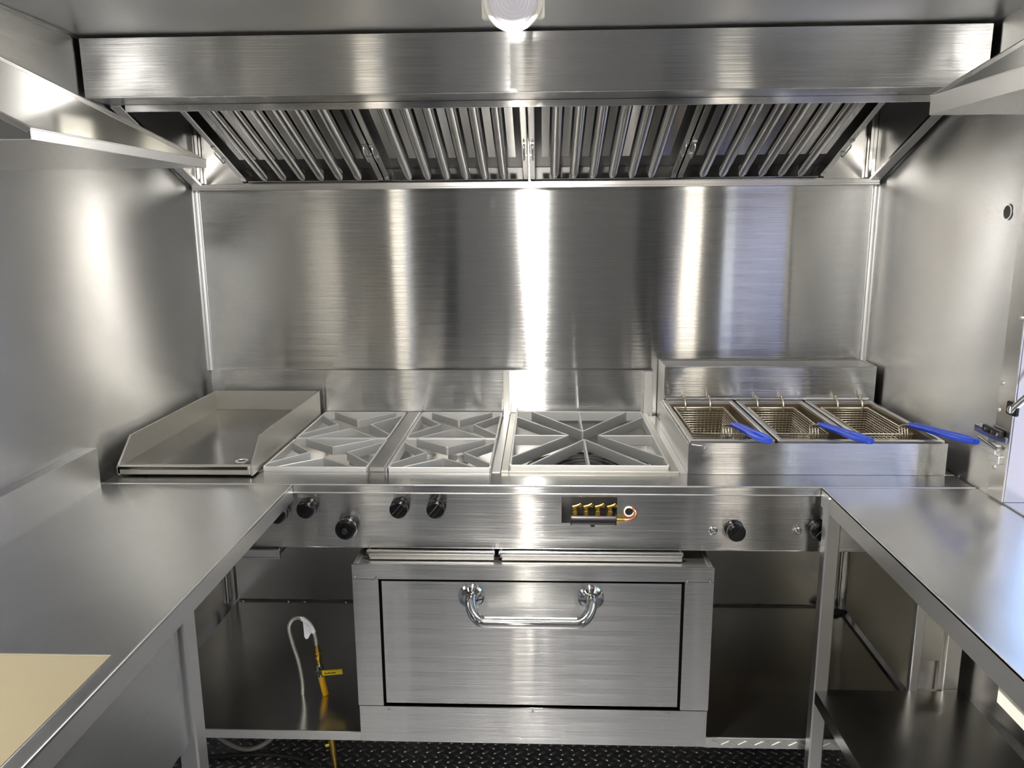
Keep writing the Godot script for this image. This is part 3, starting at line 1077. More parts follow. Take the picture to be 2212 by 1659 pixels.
func build_grates() -> void:
	var spots := [
		["bare steel burner grate in the back row next to the griddle", -0.690, -0.433, -2.416, -2.112],
		["bare steel burner grate in the front row next to the griddle", -0.690, -0.433, -2.102, -1.844],
		["bare steel burner grate in the back row next to the large burner", -0.378, -0.128, -2.416, -2.112],
		["bare steel burner grate in the front row next to the large burner", -0.378, -0.128, -2.102, -1.844]]
	for q in spots:
		var t := thing("burner_grate", q[0], "grate", Vector3((q[1] + q[2]) / 2, 0.89, (q[3] + q[4]) / 2), "small burner grates")
		grate(t, q[1], q[2], q[3], q[4], 0.9125, 0.024, 0.050, 0.0055, false)
	var t := thing("large_grate", "large square steel grate with cross shaped fingers over the ring burner", "grate", Vector3(0.115, 0.89, -2.13))
	grate(t, -0.078, 0.308, -2.405, -1.848, 0.918, 0.030, 0.042, 0.006, true)
	var s := tool()
	box(s, Vector3(-0.100, 0.896, -2.421), Vector3(-0.081, 0.9085, -1.828), 0.0015, Vector3(0, 0, 1))
	box(s, Vector3(0.311, 0.896, -2.421), Vector3(0.331, 0.9085, -1.828), 0.0015, Vector3(0, 0, 1))
	box(s, Vector3(-0.081, 0.896, -2.421), Vector3(0.311, 0.9085, -2.408), 0.0015)
	box(s, Vector3(-0.081, 0.896, -1.845), Vector3(0.311, 0.9085, -1.828), 0.0015)
	part("outer_rim", s, M.griddle, t)

# ---------------------------------------------------------------- griddle
func build_griddle() -> void:
	var t := thing("griddle", "shallow steel griddle tray with raised sides and dark plate", "griddle", Vector3(-0.865, 0.90, -2.08))
	var x0 := -1.030
	var x1 := -0.708
	var z0 := -2.385
	var z1 := -1.793
	var s := tool()
	box(s, Vector3(x0 + 0.002, 0.919, z0 + 0.002), Vector3(x1 - 0.002, 0.927, z1 + 0.001), 0.001)
	part("hot_plate", s, M.plate, t)
	s = tool()
	box(s, Vector3(x0 - 0.004, 0.906, z1 - 0.020), Vector3(x1 + 0.004, 0.928, z1), 0.0025)
	part("front_rail", s, M.griddle, t)
	s = tool()
	box(s, Vector3(x0, 0.905, z0 - 0.005), Vector3(x1, 0.987, z0), 0.0015)
	part("back_side", s, M.griddle, t)
	for k in 2:
		s = tool()
		var xa := x0 - 0.005 if k == 0 else x1
		var out := PackedVector2Array([Vector2(-z0 + 0.005, 0.905), Vector2(-z0 + 0.005, 0.987), Vector2(1.862, 0.987), Vector2(-z1, 0.930), Vector2(-z1, 0.905)])
		prism(s, Vector3(xa + 0.005, 0, 0), Vector3(0, 0, -1), Vector3(0, 1, 0), out, -0.005 if false else 0.005, Vector3(0, 0, 1))
		part("long_side", s, M.griddle, t)
	s = tool()
	lathe(s, Transform3D(Basis(), Vector3(-0.742, 0.927, -1.842)), [Vector2(0.016, 0.0), Vector2(0.016, 0.0012), Vector2(0.011, 0.0016), Vector2(0.0105, 0.0003)], 24)
	var dr := part("drain_ring", s, M.galvanised, t)
	s = tool()
	for k in 2:
		lathe(s, Transform3D(Basis(), Vector3(-0.7465 + 0.009 * k, 0.9272, -1.842)), [Vector2(0.0042, 0.0012), Vector2(0.0, 0.0012)], 12)  # flat black discs stand for the shade down the drain holes
	part("drain_hole_dark", s, M.blackmatt, dr)
	s = tool()
	for x: float in [x0 + 0.03, x1 - 0.03]:
		for z: float in [z0 + 0.04, z1 - 0.05]:
			box(s, Vector3(x - 0.012, 0.900, z - 0.012), Vector3(x + 0.012, 0.919, z + 0.012), 0.001)
	part("feet", s, M.iron, t)

# ---------------------------------------------------------------- fryer
const TANKS := [[0.356, 0.561], [0.569, 0.762], [0.770, 0.962]]

func build_fryer() -> void:
	var t := thing("deep_fryer", "stainless countertop deep fryer with three tanks and tall back box", "deep fryer", Vector3(0.66, 0.90, -2.08))
	var s := tool()
	sheet(s, Vector3(0.352, 0.9005, -1.836), Vector3(0.610, 0, 0), Vector3(0, 0.0775, 0), 0.003, 0.0009, 11.3, Vector3(1, 0, 0), 30, 6)
	part("front_panel", s, M.front, t)
	for x: float in [0.352, 0.959]:
		s = tool()
		box(s, Vector3(x, 0.9005, -2.30), Vector3(x + 0.003, 0.975, -1.8365), 0.0008, Vector3(0, 0, 1))
		part("side_panel", s, M.satin, t)
	# flue box, open at the top
	var fz0 := -2.424
	var fz1 := -2.300
	s = tool()
	sheet(s, Vector3(0.362, 0.902, fz1), Vector3(0.615, 0, 0), Vector3(0, 0.178, 0), 0.003, 0.0008, 10.2, Vector3(1, 0, 0), 30, 8)
	part("back_box_front", s, M.front, t)
	for x: float in [0.362, 0.974]:
		s = tool()
		box(s, Vector3(x, 0.902, fz0), Vector3(x + 0.003, 1.080, fz1 - 0.003), 0.0008, Vector3(0, 0, 1))
		part("back_box_side", s, M.satin, t)
	s = tool()
	box(s, Vector3(0.362, 0.902, fz0 - 0.003), Vector3(0.977, 1.080, fz0), 0.0008)
	part("back_box_rear", s, M.satin, t)
	s = tool()
	box(s, Vector3(0.365, 0.925, fz0), Vector3(0.974, 0.928, fz1 - 0.003), 0.0)
	part("back_box_floor", s, M.satin, t)
	s = tool()
	for q in [[Vector3(0.362, 1.079, fz1), Vector3(0.977, 1.079, fz1)], [Vector3(0.362, 1.079, fz0), Vector3(0.977, 1.079, fz0)], [Vector3(0.3635, 1.079, fz0), Vector3(0.3635, 1.079, fz1)], [Vector3(0.9755, 1.079, fz0), Vector3(0.9755, 1.079, fz1)]]:
		bar(s, q[0], q[1], 0.005, 0.004)
	part("back_box_rim", s, M.smooth, t)
	for k in 3:
		var a: float = TANKS[k][0]
		var b: float = TANKS[k][1]
		var z0 := -2.285
		var z1 := -1.850
		s = tool()
		var w := 0.012
		box(s, Vector3(a, 0.972, z0), Vector3(b, 0.982, z0 + w), 0.0015)
		box(s, Vector3(a, 0.972, z1 - w), Vector3(b, 0.982, z1), 0.0015)
		box(s, Vector3(a, 0.972, z0 + w), Vector3(a + w, 0.982, z1 - w), 0.0015, Vector3(0, 0, 1))
		box(s, Vector3(b - w, 0.972, z0 + w), Vector3(b, 0.982, z1 - w), 0.0015, Vector3(0, 0, 1))
		var tk := part("tank_rim", s, M.satin, t)
		s = tool()
		box(s, Vector3(a + w, 0.790, z0 + w), Vector3(b - w, 0.793, z1 - w), 0.0)
		box(s, Vector3(a + w - 0.002, 0.790, z0 + w), Vector3(a + w, 0.973, z1 - w), 0.0)
		box(s, Vector3(b - w, 0.790, z0 + w), Vector3(b - w + 0.002, 0.973, z1 - w), 0.0)
		box(s, Vector3(a + w, 0.790, z0 + w - 0.002), Vector3(b - w, 0.973, z0 + w), 0.0)
		box(s, Vector3(a + w, 0.790, z1 - w), Vector3(b - w, 0.973, z1 - w + 0.002), 0.0)
		part("tank_bowl", s, M.tank, tk)
	s = tool()
	tube(s, [Vector3(0.366, 0.986, -2.288), Vector3(0.955, 0.986, -2.288)], 0.0045, 10)
	part("hanging_rod", s, M.smooth, t)
	s = tool()
	tube(s, smooth_path([Vector3(0.358, 0.976, -1.832), Vector3(0.374, 0.975, -1.828), Vector3(0.386, 0.974, -1.826), Vector3(0.391, 0.970, -1.827), Vector3(0.387, 0.967, -1.828)], 4), 0.0022, 8)
	part("wire_latch", s, M.smooth, t)

func build_baskets() -> void:
	var rims := [[0.388, 0.530], [0.602, 0.732], [0.812, 0.945]]
	var hooks := [[0.419, 0.491], [0.628, 0.702], [0.858, 0.928]]
	var names := ["wire fry basket with blue handle in the tank next to the large burner", "wire fry basket with blue handle in the middle fryer tank", "wire fry basket with blue handle in the tank next to the side wall"]
	for k in 3:
		var a: float = rims[k][0]
		var b: float = rims[k][1]
		var z0 := -2.262
		var z1 := -1.975
		var yt := 0.964
		var yb := 0.850
		var t := thing("fry_basket", names[k], "fry basket", Vector3((a + b) / 2, yb, (z0 + z1) / 2), "fry baskets in the deep fryer")
		var s := tool()
		tube(s, [Vector3(a, yt, z0), Vector3(b, yt, z0), Vector3(b, yt, z1), Vector3(a, yt, z1), Vector3(a, yt, z0)], 0.0038, 8)
		part("rim_wire", s, M.wire, t)
		s = tool()
		var ins := 0.012
		# hoops down the sides, uprights, and the floor grid
		for i in 17:
			var y := lerpf(yt - 0.006, yb, i / 16.0)
			var f := (yt - y) / (yt - yb) * ins
			tube(s, [Vector3(a + f, y, z0 + f), Vector3(b - f, y, z0 + f), Vector3(b - f, y, z1 - f), Vector3(a + f, y, z1 - f), Vector3(a + f, y, z0 + f)], 0.0012, 5, false)
		for i in 12:
			var x := lerpf(a, b, (i + 0.5) / 12.0)
			var xi := lerpf(a + ins, b - ins, (i + 0.5) / 12.0)
			tube(s, [Vector3(x, yt, z0), Vector3(xi, yb, z0 + ins), Vector3(xi, yb, z1 - ins), Vector3(x, yt, z1)], 0.0004, 4, false)
		for i in 24:
			var z := lerpf(z0, z1, (i + 0.5) / 24.0)
			var zi := lerpf(z0 + ins, z1 - ins, (i + 0.5) / 24.0)
			tube(s, [Vector3(a, yt, z), Vector3(a + ins, yb, zi), Vector3(b - ins, yb, zi), Vector3(b, yt, z)], 0.0004, 4, false)
		var mesh := part("wire_mesh", s, M.wire, t)
		mesh.set_meta("kind", "stuff")
		for hx: float in hooks[k]:
			s = tool()
			tube(s, smooth_path([Vector3(hx, yt - 0.008, z0 + 0.004), Vector3(hx, yt + 0.012, z0 + 0.002), Vector3(hx, yt + 0.027, z0 - 0.010), Vector3(hx, yt + 0.030, z0 - 0.026), Vector3(hx, yt + 0.020, z0 - 0.034)], 4), 0.0030, 8)
			part("hook", s, M.wire, t)
		# wire stem of the handle and its blue sleeve
		var xc := b - 0.040
		if k == 2:
			xc = b - 0.010
		elif k == 1:
			xc = b - 0.022
		for i in 4:
			s = tool()
			var x := xc - 0.024 + 0.0068 * i
			tube(s, smooth_path([Vector3(x, 0.905, z1 - 0.004), Vector3(x, 0.955, z1 + 0.001), Vector3(x, 0.982, z1 - 0.006), Vector3(lerpf(x, xc, 0.5), 0.990, z1 + 0.006), Vector3(lerpf(x, xc, 0.85), 0.992, z1 + 0.030)], 4), 0.0020, 6)
			part("stem_wire", s, M.wire, t)
		s = tool()
		var h0 := Vector3(xc + 0.002, 0.990, z1 + 0.004)
		var h1 := Vector3(xc + 0.006, 1.026, z1 + 0.290)
		var d := (h1 - h0).normalized()
		var side := Vector3.RIGHT
		var upv := side.cross(d).normalized() * -1.0
		if upv.y < 0:
			upv = -upv
		# grip: two rails joined at a rounded loop end
		for sg: float in [-1.0, 1.0]:
			var pts: Array = []
			var rad: Array = []
			for i in 13:
				var f := i / 12.0
				var wd := 0.0065 + 0.0055 * smoothstep(0.45, 0.75, f) - 0.010 * smoothstep(0.88, 1.0, f)
				pts.append(h0.lerp(h1, f) + side * sg * wd)
				rad.append(0.0062 + 0.0008 * sin(f * 3.0))
			tube(s, pts, rad, 10)
		bar(s, h0.lerp(h1, 0.02), h0.lerp(h1, 0.60), 0.014, 0.0085, upv, 0.002)
		part("handle", s, M.blue, t, "blue coated handle")

# ---------------------------------------------------------------- oven and drip trays
func build_oven() -> void:
	var x0 := -0.446
	var x1 := 0.397
	var zf := -1.705
	var dx0 := -0.3775
	var dx1 := 0.3235
	var dy0 := 0.356
	var dy1 := 0.678
	var t := thing("oven", "stainless steel oven with drop door under the range", "oven", Vector3(-0.025, 0.235, -2.0))
	var s := tool()
	box(s, Vector3(x0 + 0.002, 0.252, -2.30), Vector3(x1 - 0.002, 0.262, zf - 0.004), 0.0)
	box(s, Vector3(x0 + 0.001, 0.262, -2.30), Vector3(x0 + 0.010, 0.716, zf - 0.004), 0.001)
	box(s, Vector3(x1 - 0.010, 0.262, -2.30), Vector3(x1 - 0.001, 0.716, zf - 0.004), 0.001)
	box(s, Vector3(x0 + 0.010, 0.262, -2.30), Vector3(x1 - 0.010, 0.716, -2.292), 0.0)
	box(s, Vector3(x0 + 0.010, 0.703, -2.292), Vector3(x1 - 0.010, 0.710, zf - 0.003), 0.001)
	part("body", s, M.satin, t)
	s = tool()
	box(s, Vector3(dx0 - 0.02, dy0 - 0.02, zf - 0.045), Vector3(dx1 + 0.02, dy1 + 0.02, zf - 0.035), 0.0)
	part("inner_lining", s, M.iron, t)
	# front frame of four sheets with fine seams
	s = tool()
	sheet(s, Vector3(x0, dy1 + 0.004, zf), Vector3(x1 - x0, 0, 0), Vector3(0, 0.718 - dy1 - 0.004, 0), 0.004, 0.0004, 12.5, Vector3(1, 0, 0), 40, 4)
	part("top_frame", s, M.front, t)
	s = tool()
	sheet(s, Vector3(x0, dy0 - 0.005, zf), Vector3(dx0 - 0.007 - x0, 0, 0), Vector3(0, dy1 + 0.0028 - dy0 + 0.005, 0), 0.004, 0.0004, 13.5, Vector3(1, 0, 0), 6, 16)
	part("side_frame", s, M.front, t)
	s = tool()
	sheet(s, Vector3(dx1 + 0.007, dy0 - 0.005, zf), Vector3(x1 - dx1 - 0.007, 0, 0), Vector3(0, dy1 + 0.0028 - dy0 + 0.005, 0), 0.004, 0.0004, 14.5, Vector3(1, 0, 0), 6, 16)
	part("side_frame", s, M.front, t)
	s = tool()
	sheet(s, Vector3(x0 + 0.002, 0.2535, zf), Vector3(x1 - x0 - 0.004, 0, 0), Vector3(0, dy0 - 0.0068 - 0.2535, 0), 0.004, 0.0007, 15.5, Vector3(1, 0, 0), 240, 6, 0.00006)
	part("kick_panel", s, M.front, t)
	# door
	s = tool()
	sheet(s, Vector3(dx0, dy0 + 0.002, zf - 0.002), Vector3(dx1 - dx0, 0, 0), Vector3(0, dy1 - dy0 - 0.004, 0), 0.028, 0.0008, 16.2, Vector3(1, 0, 0), 220, 16, 0.00004)
	var door := part("door", s, M.front, t)
	s = tool()
	var hy := 0.637
	var zb := zf - 0.002
	var hz := zf + 0.058
	var hl := -0.166
	var hr := 0.114
	var path: Array = []
	# from the left rosette outward, dropping to the grip, and back
	path.append(Vector3(hl, hy + 0.004, zb))
	path.append_array(arc(Vector3(hl + 0.034, hy - 0.004, zb + 0.022), Vector3(-0.034, 0.006, 0), Vector3(0, -0.028, 0.036), 0.0, PI / 2, 9))
	var left_end: Vector3 = path[-1]
	path.append(Vector3(hr - 0.034, left_end.y, left_end.z))
	var back := arc(Vector3(hr - 0.034, hy - 0.004, zb + 0.022), Vector3(0.034, 0.006, 0), Vector3(0, -0.028, 0.036), PI / 2, 0.0, 9)
	back.remove_at(0)
	path.append_array(back)
	path.append(Vector3(hr, hy + 0.004, zb))
	tube(s, path, 0.0132, 18)
	var h := part("handle", s, M.chrome, door, "polished tubular handle")
	for x: float in [hl, hr]:
		s = tool()
		var f := Transform3D(Basis(Vector3.RIGHT, Vector3(0, 0, 1), Vector3(0, -1, 0)), Vector3(x, hy + 0.003, zb))
		lathe(s, f, [Vector2(0.031, 0.0), Vector2(0.0305, 0.003), Vector2(0.026, 0.008), Vector2(0.018, 0.011), Vector2(0.011, 0.012)], 28)
		var r := part("rosette", s, M.chrome, t if false else door)
	for q in [[x0 + 0.006, 0.686], [dx0 - 0.012, 0.684], [x1 - 0.008, 0.684], [dx1 + 0.012, 0.684], [dx0 + 0.006, 0.340], [dx1 - 0.022, 0.340], [-0.022, 0.340]]:
		s = tool()
		var f := Transform3D(Basis(Vector3.RIGHT, Vector3(0, 0, 1), Vector3(0, -1, 0)), Vector3(q[0], q[1], zf + 0.0002))
		lathe(s, f, [Vector2(0.0034, 0.0), Vector2(0.0030, 0.0014), Vector2(0.0, 0.0022)], 12)
		part("rivet", s, M.chrome, t)

	# drip trays sliding in under the panel
	var trays := [[-0.419, -0.112, "wide drip tray with stepped front under the small burners"], [-0.103, 0.332, "wider drip tray with stepped front under the large burner"], [-0.93, -0.629, "drip tray with framed front under the griddle"]]
	for k in 3:
		var q: Array = trays[k]
		var d := thing("drip_tray", q[2], "drip tray", Vector3((q[0] + q[1]) / 2, 0.714, -2.0), "drip trays under the range")
		s = tool()
		var dz := 0.0 if k < 2 else -0.003
		if k < 2:
			box(s, Vector3(q[0], 0.7275, -1.752), Vector3(q[1], 0.7365, -1.742), 0.0015)
			box(s, Vector3(q[0] + 0.007, 0.7130, -1.753), Vector3(q[1] - 0.002, 0.7275, -1.745), 0.0012)
		else:
			box(s, Vector3(q[0], 0.712, -1.752), Vector3(q[1], 0.7355, -1.744), 0.0012)
		part("tray_front", s, M.smooth, d)
		s = tool()
		if k == 2:
			box(s, Vector3(q[0], 0.729, -1.7445), Vector3(q[1], 0.7355, -1.7415), 0.001)
			box(s, Vector3(q[0], 0.712, -1.7445), Vector3(q[1], 0.7165, -1.7415), 0.001)
			box(s, Vector3(q[1] - 0.006, 0.7165, -1.7445), Vector3(q[1], 0.729, -1.7415), 0.001)
			part("front_frame", s, M.smooth, d)
			s = tool()
		box(s, Vector3(q[0] + 0.004, 0.7185 if k < 2 else 0.715, -2.28), Vector3(q[1] - 0.004, 0.7205 if k < 2 else 0.717, -1.752), 0.0)
		box(s, Vector3(q[0] + 0.004, 0.7205, -2.28), Vector3(q[0] + 0.006, 0.735, -1.752), 0.0)
		box(s, Vector3(q[1] - 0.006, 0.7205, -2.28), Vector3(q[1] - 0.004, 0.735, -1.752), 0.0)
		part("tray_pan", s, M.satin, d)

# ---------------------------------------------------------------- gas line
func build_gas_line() -> void:
	var zc := -1.90
	var t := thing("gas_valve", "yellow gas pipe with ball valve and yellow lever on the lower shelf", "gas valve", Vector3(-0.587, 0.25, zc))
	var s := tool()
	tube(s, [Vector3(-0.586, 0.2505, zc), Vector3(-0.596, 0.308, zc)], 0.0085, 14)
	part("riser_pipe", s, M.yellow, t, "yellow painted gas pipe")
	s = tool()
	tube(s, [Vector3(-0.596, 0.306, zc), Vector3(-0.5965, 0.312, zc)], 0.0105, 6)
	tube(s, [Vector3(-0.5965, 0.312, zc), Vector3(-0.5985, 0.336, zc)], [0.0085, 0.0105], 14)
	tube(s, [Vector3(-0.5985, 0.336, zc), Vector3(-0.599, 0.342, zc)], 0.0102, 6)
	var body := part("valve_body", s, M.chrome, t)
	s = tool()
	tube(s, [Vector3(-0.599, 0.326, zc), Vector3(-0.601, 0.3262, zc + 0.020)], 0.0055, 6)
	part("stem_nut", s, M.chrome, body)
	s = tool()
	var l0 := Vector3(-0.592, 0.3255, zc + 0.019)
	var l1 := Vector3(-0.533, 0.3315, zc + 0.019)
	bar(s, l0 + Vector3(-0.012, -0.0005, 0), l1, 0.003, 0.012, Vector3.UP, 0.001)
	var lever := part("lever", s, M.chrome, t)
	s = tool()
	bar(s, l0 + Vector3(0.006, 0.0005, 0), l1 + Vector3(0.002, 0, 0), 0.0055, 0.0145, Vector3.UP, 0.002)
	part("lever_sleeve", s, M.lever, lever, "yellow lever sleeve")
	s = tool()
	for k in 6:
		var p := l0.lerp(l1, 0.25 + 0.09 * k) + Vector3(0, 0, 0.0029)
		box(s, p + Vector3(-0.0017, -0.0022, -0.0003), p + Vector3(0.0015, 0.0022 if k % 2 == 0 else 0.0012, 0.0002), 0.0)
	part("lever_print", s, M.ink, lever)
	s = tool()
	var y := 0.342
	for q in [[0.0062, 0.016], [0.0098, 0.009], [0.0068, 0.006], [0.0105, 0.005], [0.0072, 0.012], [0.0058, 0.010]]:
		tube(s, [Vector3(-0.599 - (y - 0.342) * 0.06, y, zc), Vector3(-0.599 - (y + q[1] - 0.342) * 0.06, y + q[1], zc)], q[0], 6)
		y += q[1]
	part("brass_union", s, M.brass, t, "brass flare fittings")
	var top_y := y
	# the hose
	var h := thing("braided_hose", "braided steel gas hose looped up from the lower shelf", "hose", Vector3(-0.648, 0.25, zc))
	s = tool()
	var pts := smooth_path([Vector3(-0.6025, top_y - 0.004, zc), Vector3(-0.606, 0.427, zc), Vector3(-0.618, 0.457, zc), Vector3(-0.640, 0.475, zc), Vector3(-0.662, 0.470, zc), Vector3(-0.674, 0.446, zc), Vector3(-0.668, 0.405, zc), Vector3(-0.654, 0.345, zc), Vector3(-0.648, 0.290, zc), Vector3(-0.649, 0.2505, zc)], 6)
	tube(s, pts, 0.0054, 12)
	part("hose_braid", s, M.hose, h)
	s = tool()
	# helix of braid wire over the hose
	for turn in 2:
		var hp: Array = []
		var n := pts.size() * 5
		for k in n:
			var f := float(k) / (n - 1) * (pts.size() - 1)
			var i := mini(int(f), pts.size() - 2)
			var p: Vector3 = pts[i].lerp(pts[i + 1], f - i)
			var d: Vector3 = (pts[i + 1] - pts[i]).normalized()
			var e := d.cross(Vector3(0, 0, 1)).normalized()
			var w := k * 0.8 * (1 if turn == 0 else -1)
			hp.append(p + (e * cos(w) + Vector3(0, 0, 1) * sin(w)) * 0.0054)
		tube(s, hp, 0.0006, 4, false)
	var braid := part("braid_wire", s, M.hose, h)
	braid.set_meta("kind", "stuff")
	s = tool()
	tube(s, smooth_path([Vector3(-0.6085, 0.4335, zc), Vector3(-0.618, 0.457, zc), Vector3(-0.638, 0.4745, zc)], 5), 0.0066, 12)
	part("paper_band", s, M.paper, h, "white paper band")
	s = tool()
	prism(s, Vector3(0, 0, zc + 0.006), Vector3.RIGHT, Vector3.UP, PackedVector2Array([Vector2(-0.633, 0.468), Vector2(-0.612, 0.446), Vector2(-0.613, 0.436), Vector2(-0.622, 0.419), Vector2(-0.628, 0.417), Vector2(-0.632, 0.424)]), 0.0006)
	part("paper_tag", s, M.paper, h, "white paper tag")
	# pipe and hoses under the shelf
	var u := thing("brass_gas_cock", "brass gas cock hanging below the lower shelf", "gas valve", Vector3(-0.584, 0.0, -1.93))
	s = tool()
	tube(s, [Vector3(-0.5845, 0.243, -1.90), Vector3(-0.583, 0.10, -1.92)], 0.0075, 12)
	part("drop_pipe", s, M.yellow, u)
	s = tool()
	tube(s, [Vector3(-0.583, 0.112, -1.918), Vector3(-0.582, 0.055, -1.925)], 0.0105, 8)
	tube(s, [Vector3(-0.582, 0.085, -1.922), Vector3(-0.600, 0.083, -1.915)], 0.0065, 8)
	tube(s, [Vector3(-0.582, 0.055, -1.925), Vector3(-0.580, 0.002, -1.93)], 0.0085, 10)
	part("cock_body", s, M.brass, u)
	var g := thing("grey_hose", "pale grey hose sagging under the lower shelf", "hose", Vector3(-0.85, 0.0, -1.98))
	s = tool()
	tube(s, smooth_path([Vector3(-1.02, 0.13, -2.02), Vector3(-0.96, 0.070, -1.995), Vector3(-0.90, 0.034, -1.98), Vector3(-0.845, 0.022, -1.975), Vector3(-0.795, 0.036, -1.985), Vector3(-0.755, 0.075, -2.00), Vector3(-0.73, 0.13, -2.02)], 6), 0.0065, 10)
	part("hose_tube", s, M.paper if false else plain("grey hose rubber", Color(0.62, 0.61, 0.56), 0.5), g)
	var g2 := thing("flat_hose", "thin dark hose lying on the floor", "hose", Vector3(-0.8, 0.0, -1.96))
	s = tool()
	tube(s, smooth_path([Vector3(-1.0, 0.008, -1.945), Vector3(-0.90, 0.008, -1.965), Vector3(-0.80, 0.008, -1.972), Vector3(-0.72, 0.008, -1.965), Vector3(-0.66, 0.008, -1.945), Vector3(-0.62, 0.008, -1.92)], 6), 0.006, 10)
	part("hose_tube", s, plain("dark hose rubber", Color(0.20, 0.20, 0.18), 0.5), g2)

# ---------------------------------------------------------------- worktables
func build_left_table() -> void:
	var xe := -0.586
	var t := thing("sink_worktable", "stainless worktable with sink along the wall beside the griddle", "worktable", Vector3(-0.82, 0.0, -1.0))
	var s := tool()
	var zf := -1.742
	var zn := -0.05
	var sx := -0.612
	var sz := -1.0
	# top in pieces round the sink
	s = tool()
	sheet(s, Vector3(-1.035, 0.8995, sz), Vector3(xe + 1.035, 0, 0), Vector3(0, 0, zf - sz), 0.003, 0.0006, 21.0, Vector3(0, 0, 1), 14, 22)
	box(s, Vector3(sx, 0.8965, sz), Vector3(xe, 0.8995, -0.42), 0.0, Vector3(0, 0, 1))
	box(s, Vector3(-1.035, 0.8965, sz), Vector3(-1.0, 0.8995, -0.42), 0.0, Vector3(0, 0, 1))
	box(s, Vector3(-1.035, 0.8965, -0.42), Vector3(xe, 0.8995, zn), 0.0, Vector3(0, 0, 1))
	part("worktop", s, M.top, t)
	s = tool()
	box(s, Vector3(xe - 0.004, 0.862, zf), Vector3(xe, 0.9015, zn), 0.0018, Vector3(0, 0, 1))
	part("front_lip", s, M.satin, t)
	s = tool()
	box(s, Vector3(-1.040, 0.896, -1.724), Vector3(-1.034, 0.993, zn), 0.0015, Vector3(0, 0, 1))
	box(s, Vector3(XL + 0.0015, 0.990, -1.724), Vector3(-1.034, 0.994, zn), 0.001, Vector3(0, 0, 1))
	part("wall_splash", s, M.wall, t)
	# sink bowl
	s = tool()
	var yb := 0.66
	box(s, Vector3(-1.0, yb - 0.003, sz), Vector3(sx, yb, -0.42), 0.0)
	box(s, Vector3(-1.0, yb, sz - 0.002), Vector3(sx, 0.897, sz), 0.0)
	box(s, Vector3(-1.0, yb, -0.42), Vector3(sx, 0.897, -0.418), 0.0)
	box(s, Vector3(-1.002, yb, sz), Vector3(-1.0, 0.897, -0.42), 0.0, Vector3(0, 0, 1))
	box(s, Vector3(sx, yb, sz), Vector3(sx + 0.002, 0.897, -0.42), 0.0, Vector3(0, 0, 1))
	var bowl := part("sink_bowl", s, M.dull, t)
	s = tool()
	box(s, Vector3(-1.0, 0.8975, sz - 0.002), Vector3(sx + 0.001, 0.9008, sz + 0.0015), 0.001)
	box(s, Vector3(sx - 0.0015, 0.8975, sz), Vector3(sx + 0.001, 0.9008, -0.42), 0.001, Vector3(0, 0, 1))
	part("sink_rim", s, M.smooth, bowl)
	s = tool()
	lathe(s, Transform3D(Basis(), Vector3(-0.80, yb, -0.70)), [Vector2(0.045, 0.0), Vector2(0.043, 0.002), Vector2(0.034, 0.002), Vector2(0.030, -0.004), Vector2(0.0, -0.004)], 24)
	part("drain", s, M.chrome, bowl)
	# skirt panel below the lip in front of the sink
	s = tool()
	sheet(s, Vector3(-0.600, 0.637, zn), Vector3(0, 0, -1.165 - zn), Vector3(0, 0.226, 0), 0.002, 0.0012, 17.0, Vector3(0, 0, 1), 30, 8)
	part("skirt_panel", s, M.wall, t)
	# legs
	for q in [[-0.6025, -1.192], [-0.6025, -0.10], [-1.01, -1.192], [-1.01, -0.10]]:
		s = tool()
		box(s, Vector3(q[0] - 0.019, 0.0, q[1] - 0.019), Vector3(q[0] + 0.013, 0.8955, q[1] + 0.019), 0.003, Vector3(0, 1, 0))
		part("leg", s, M.satin, t)

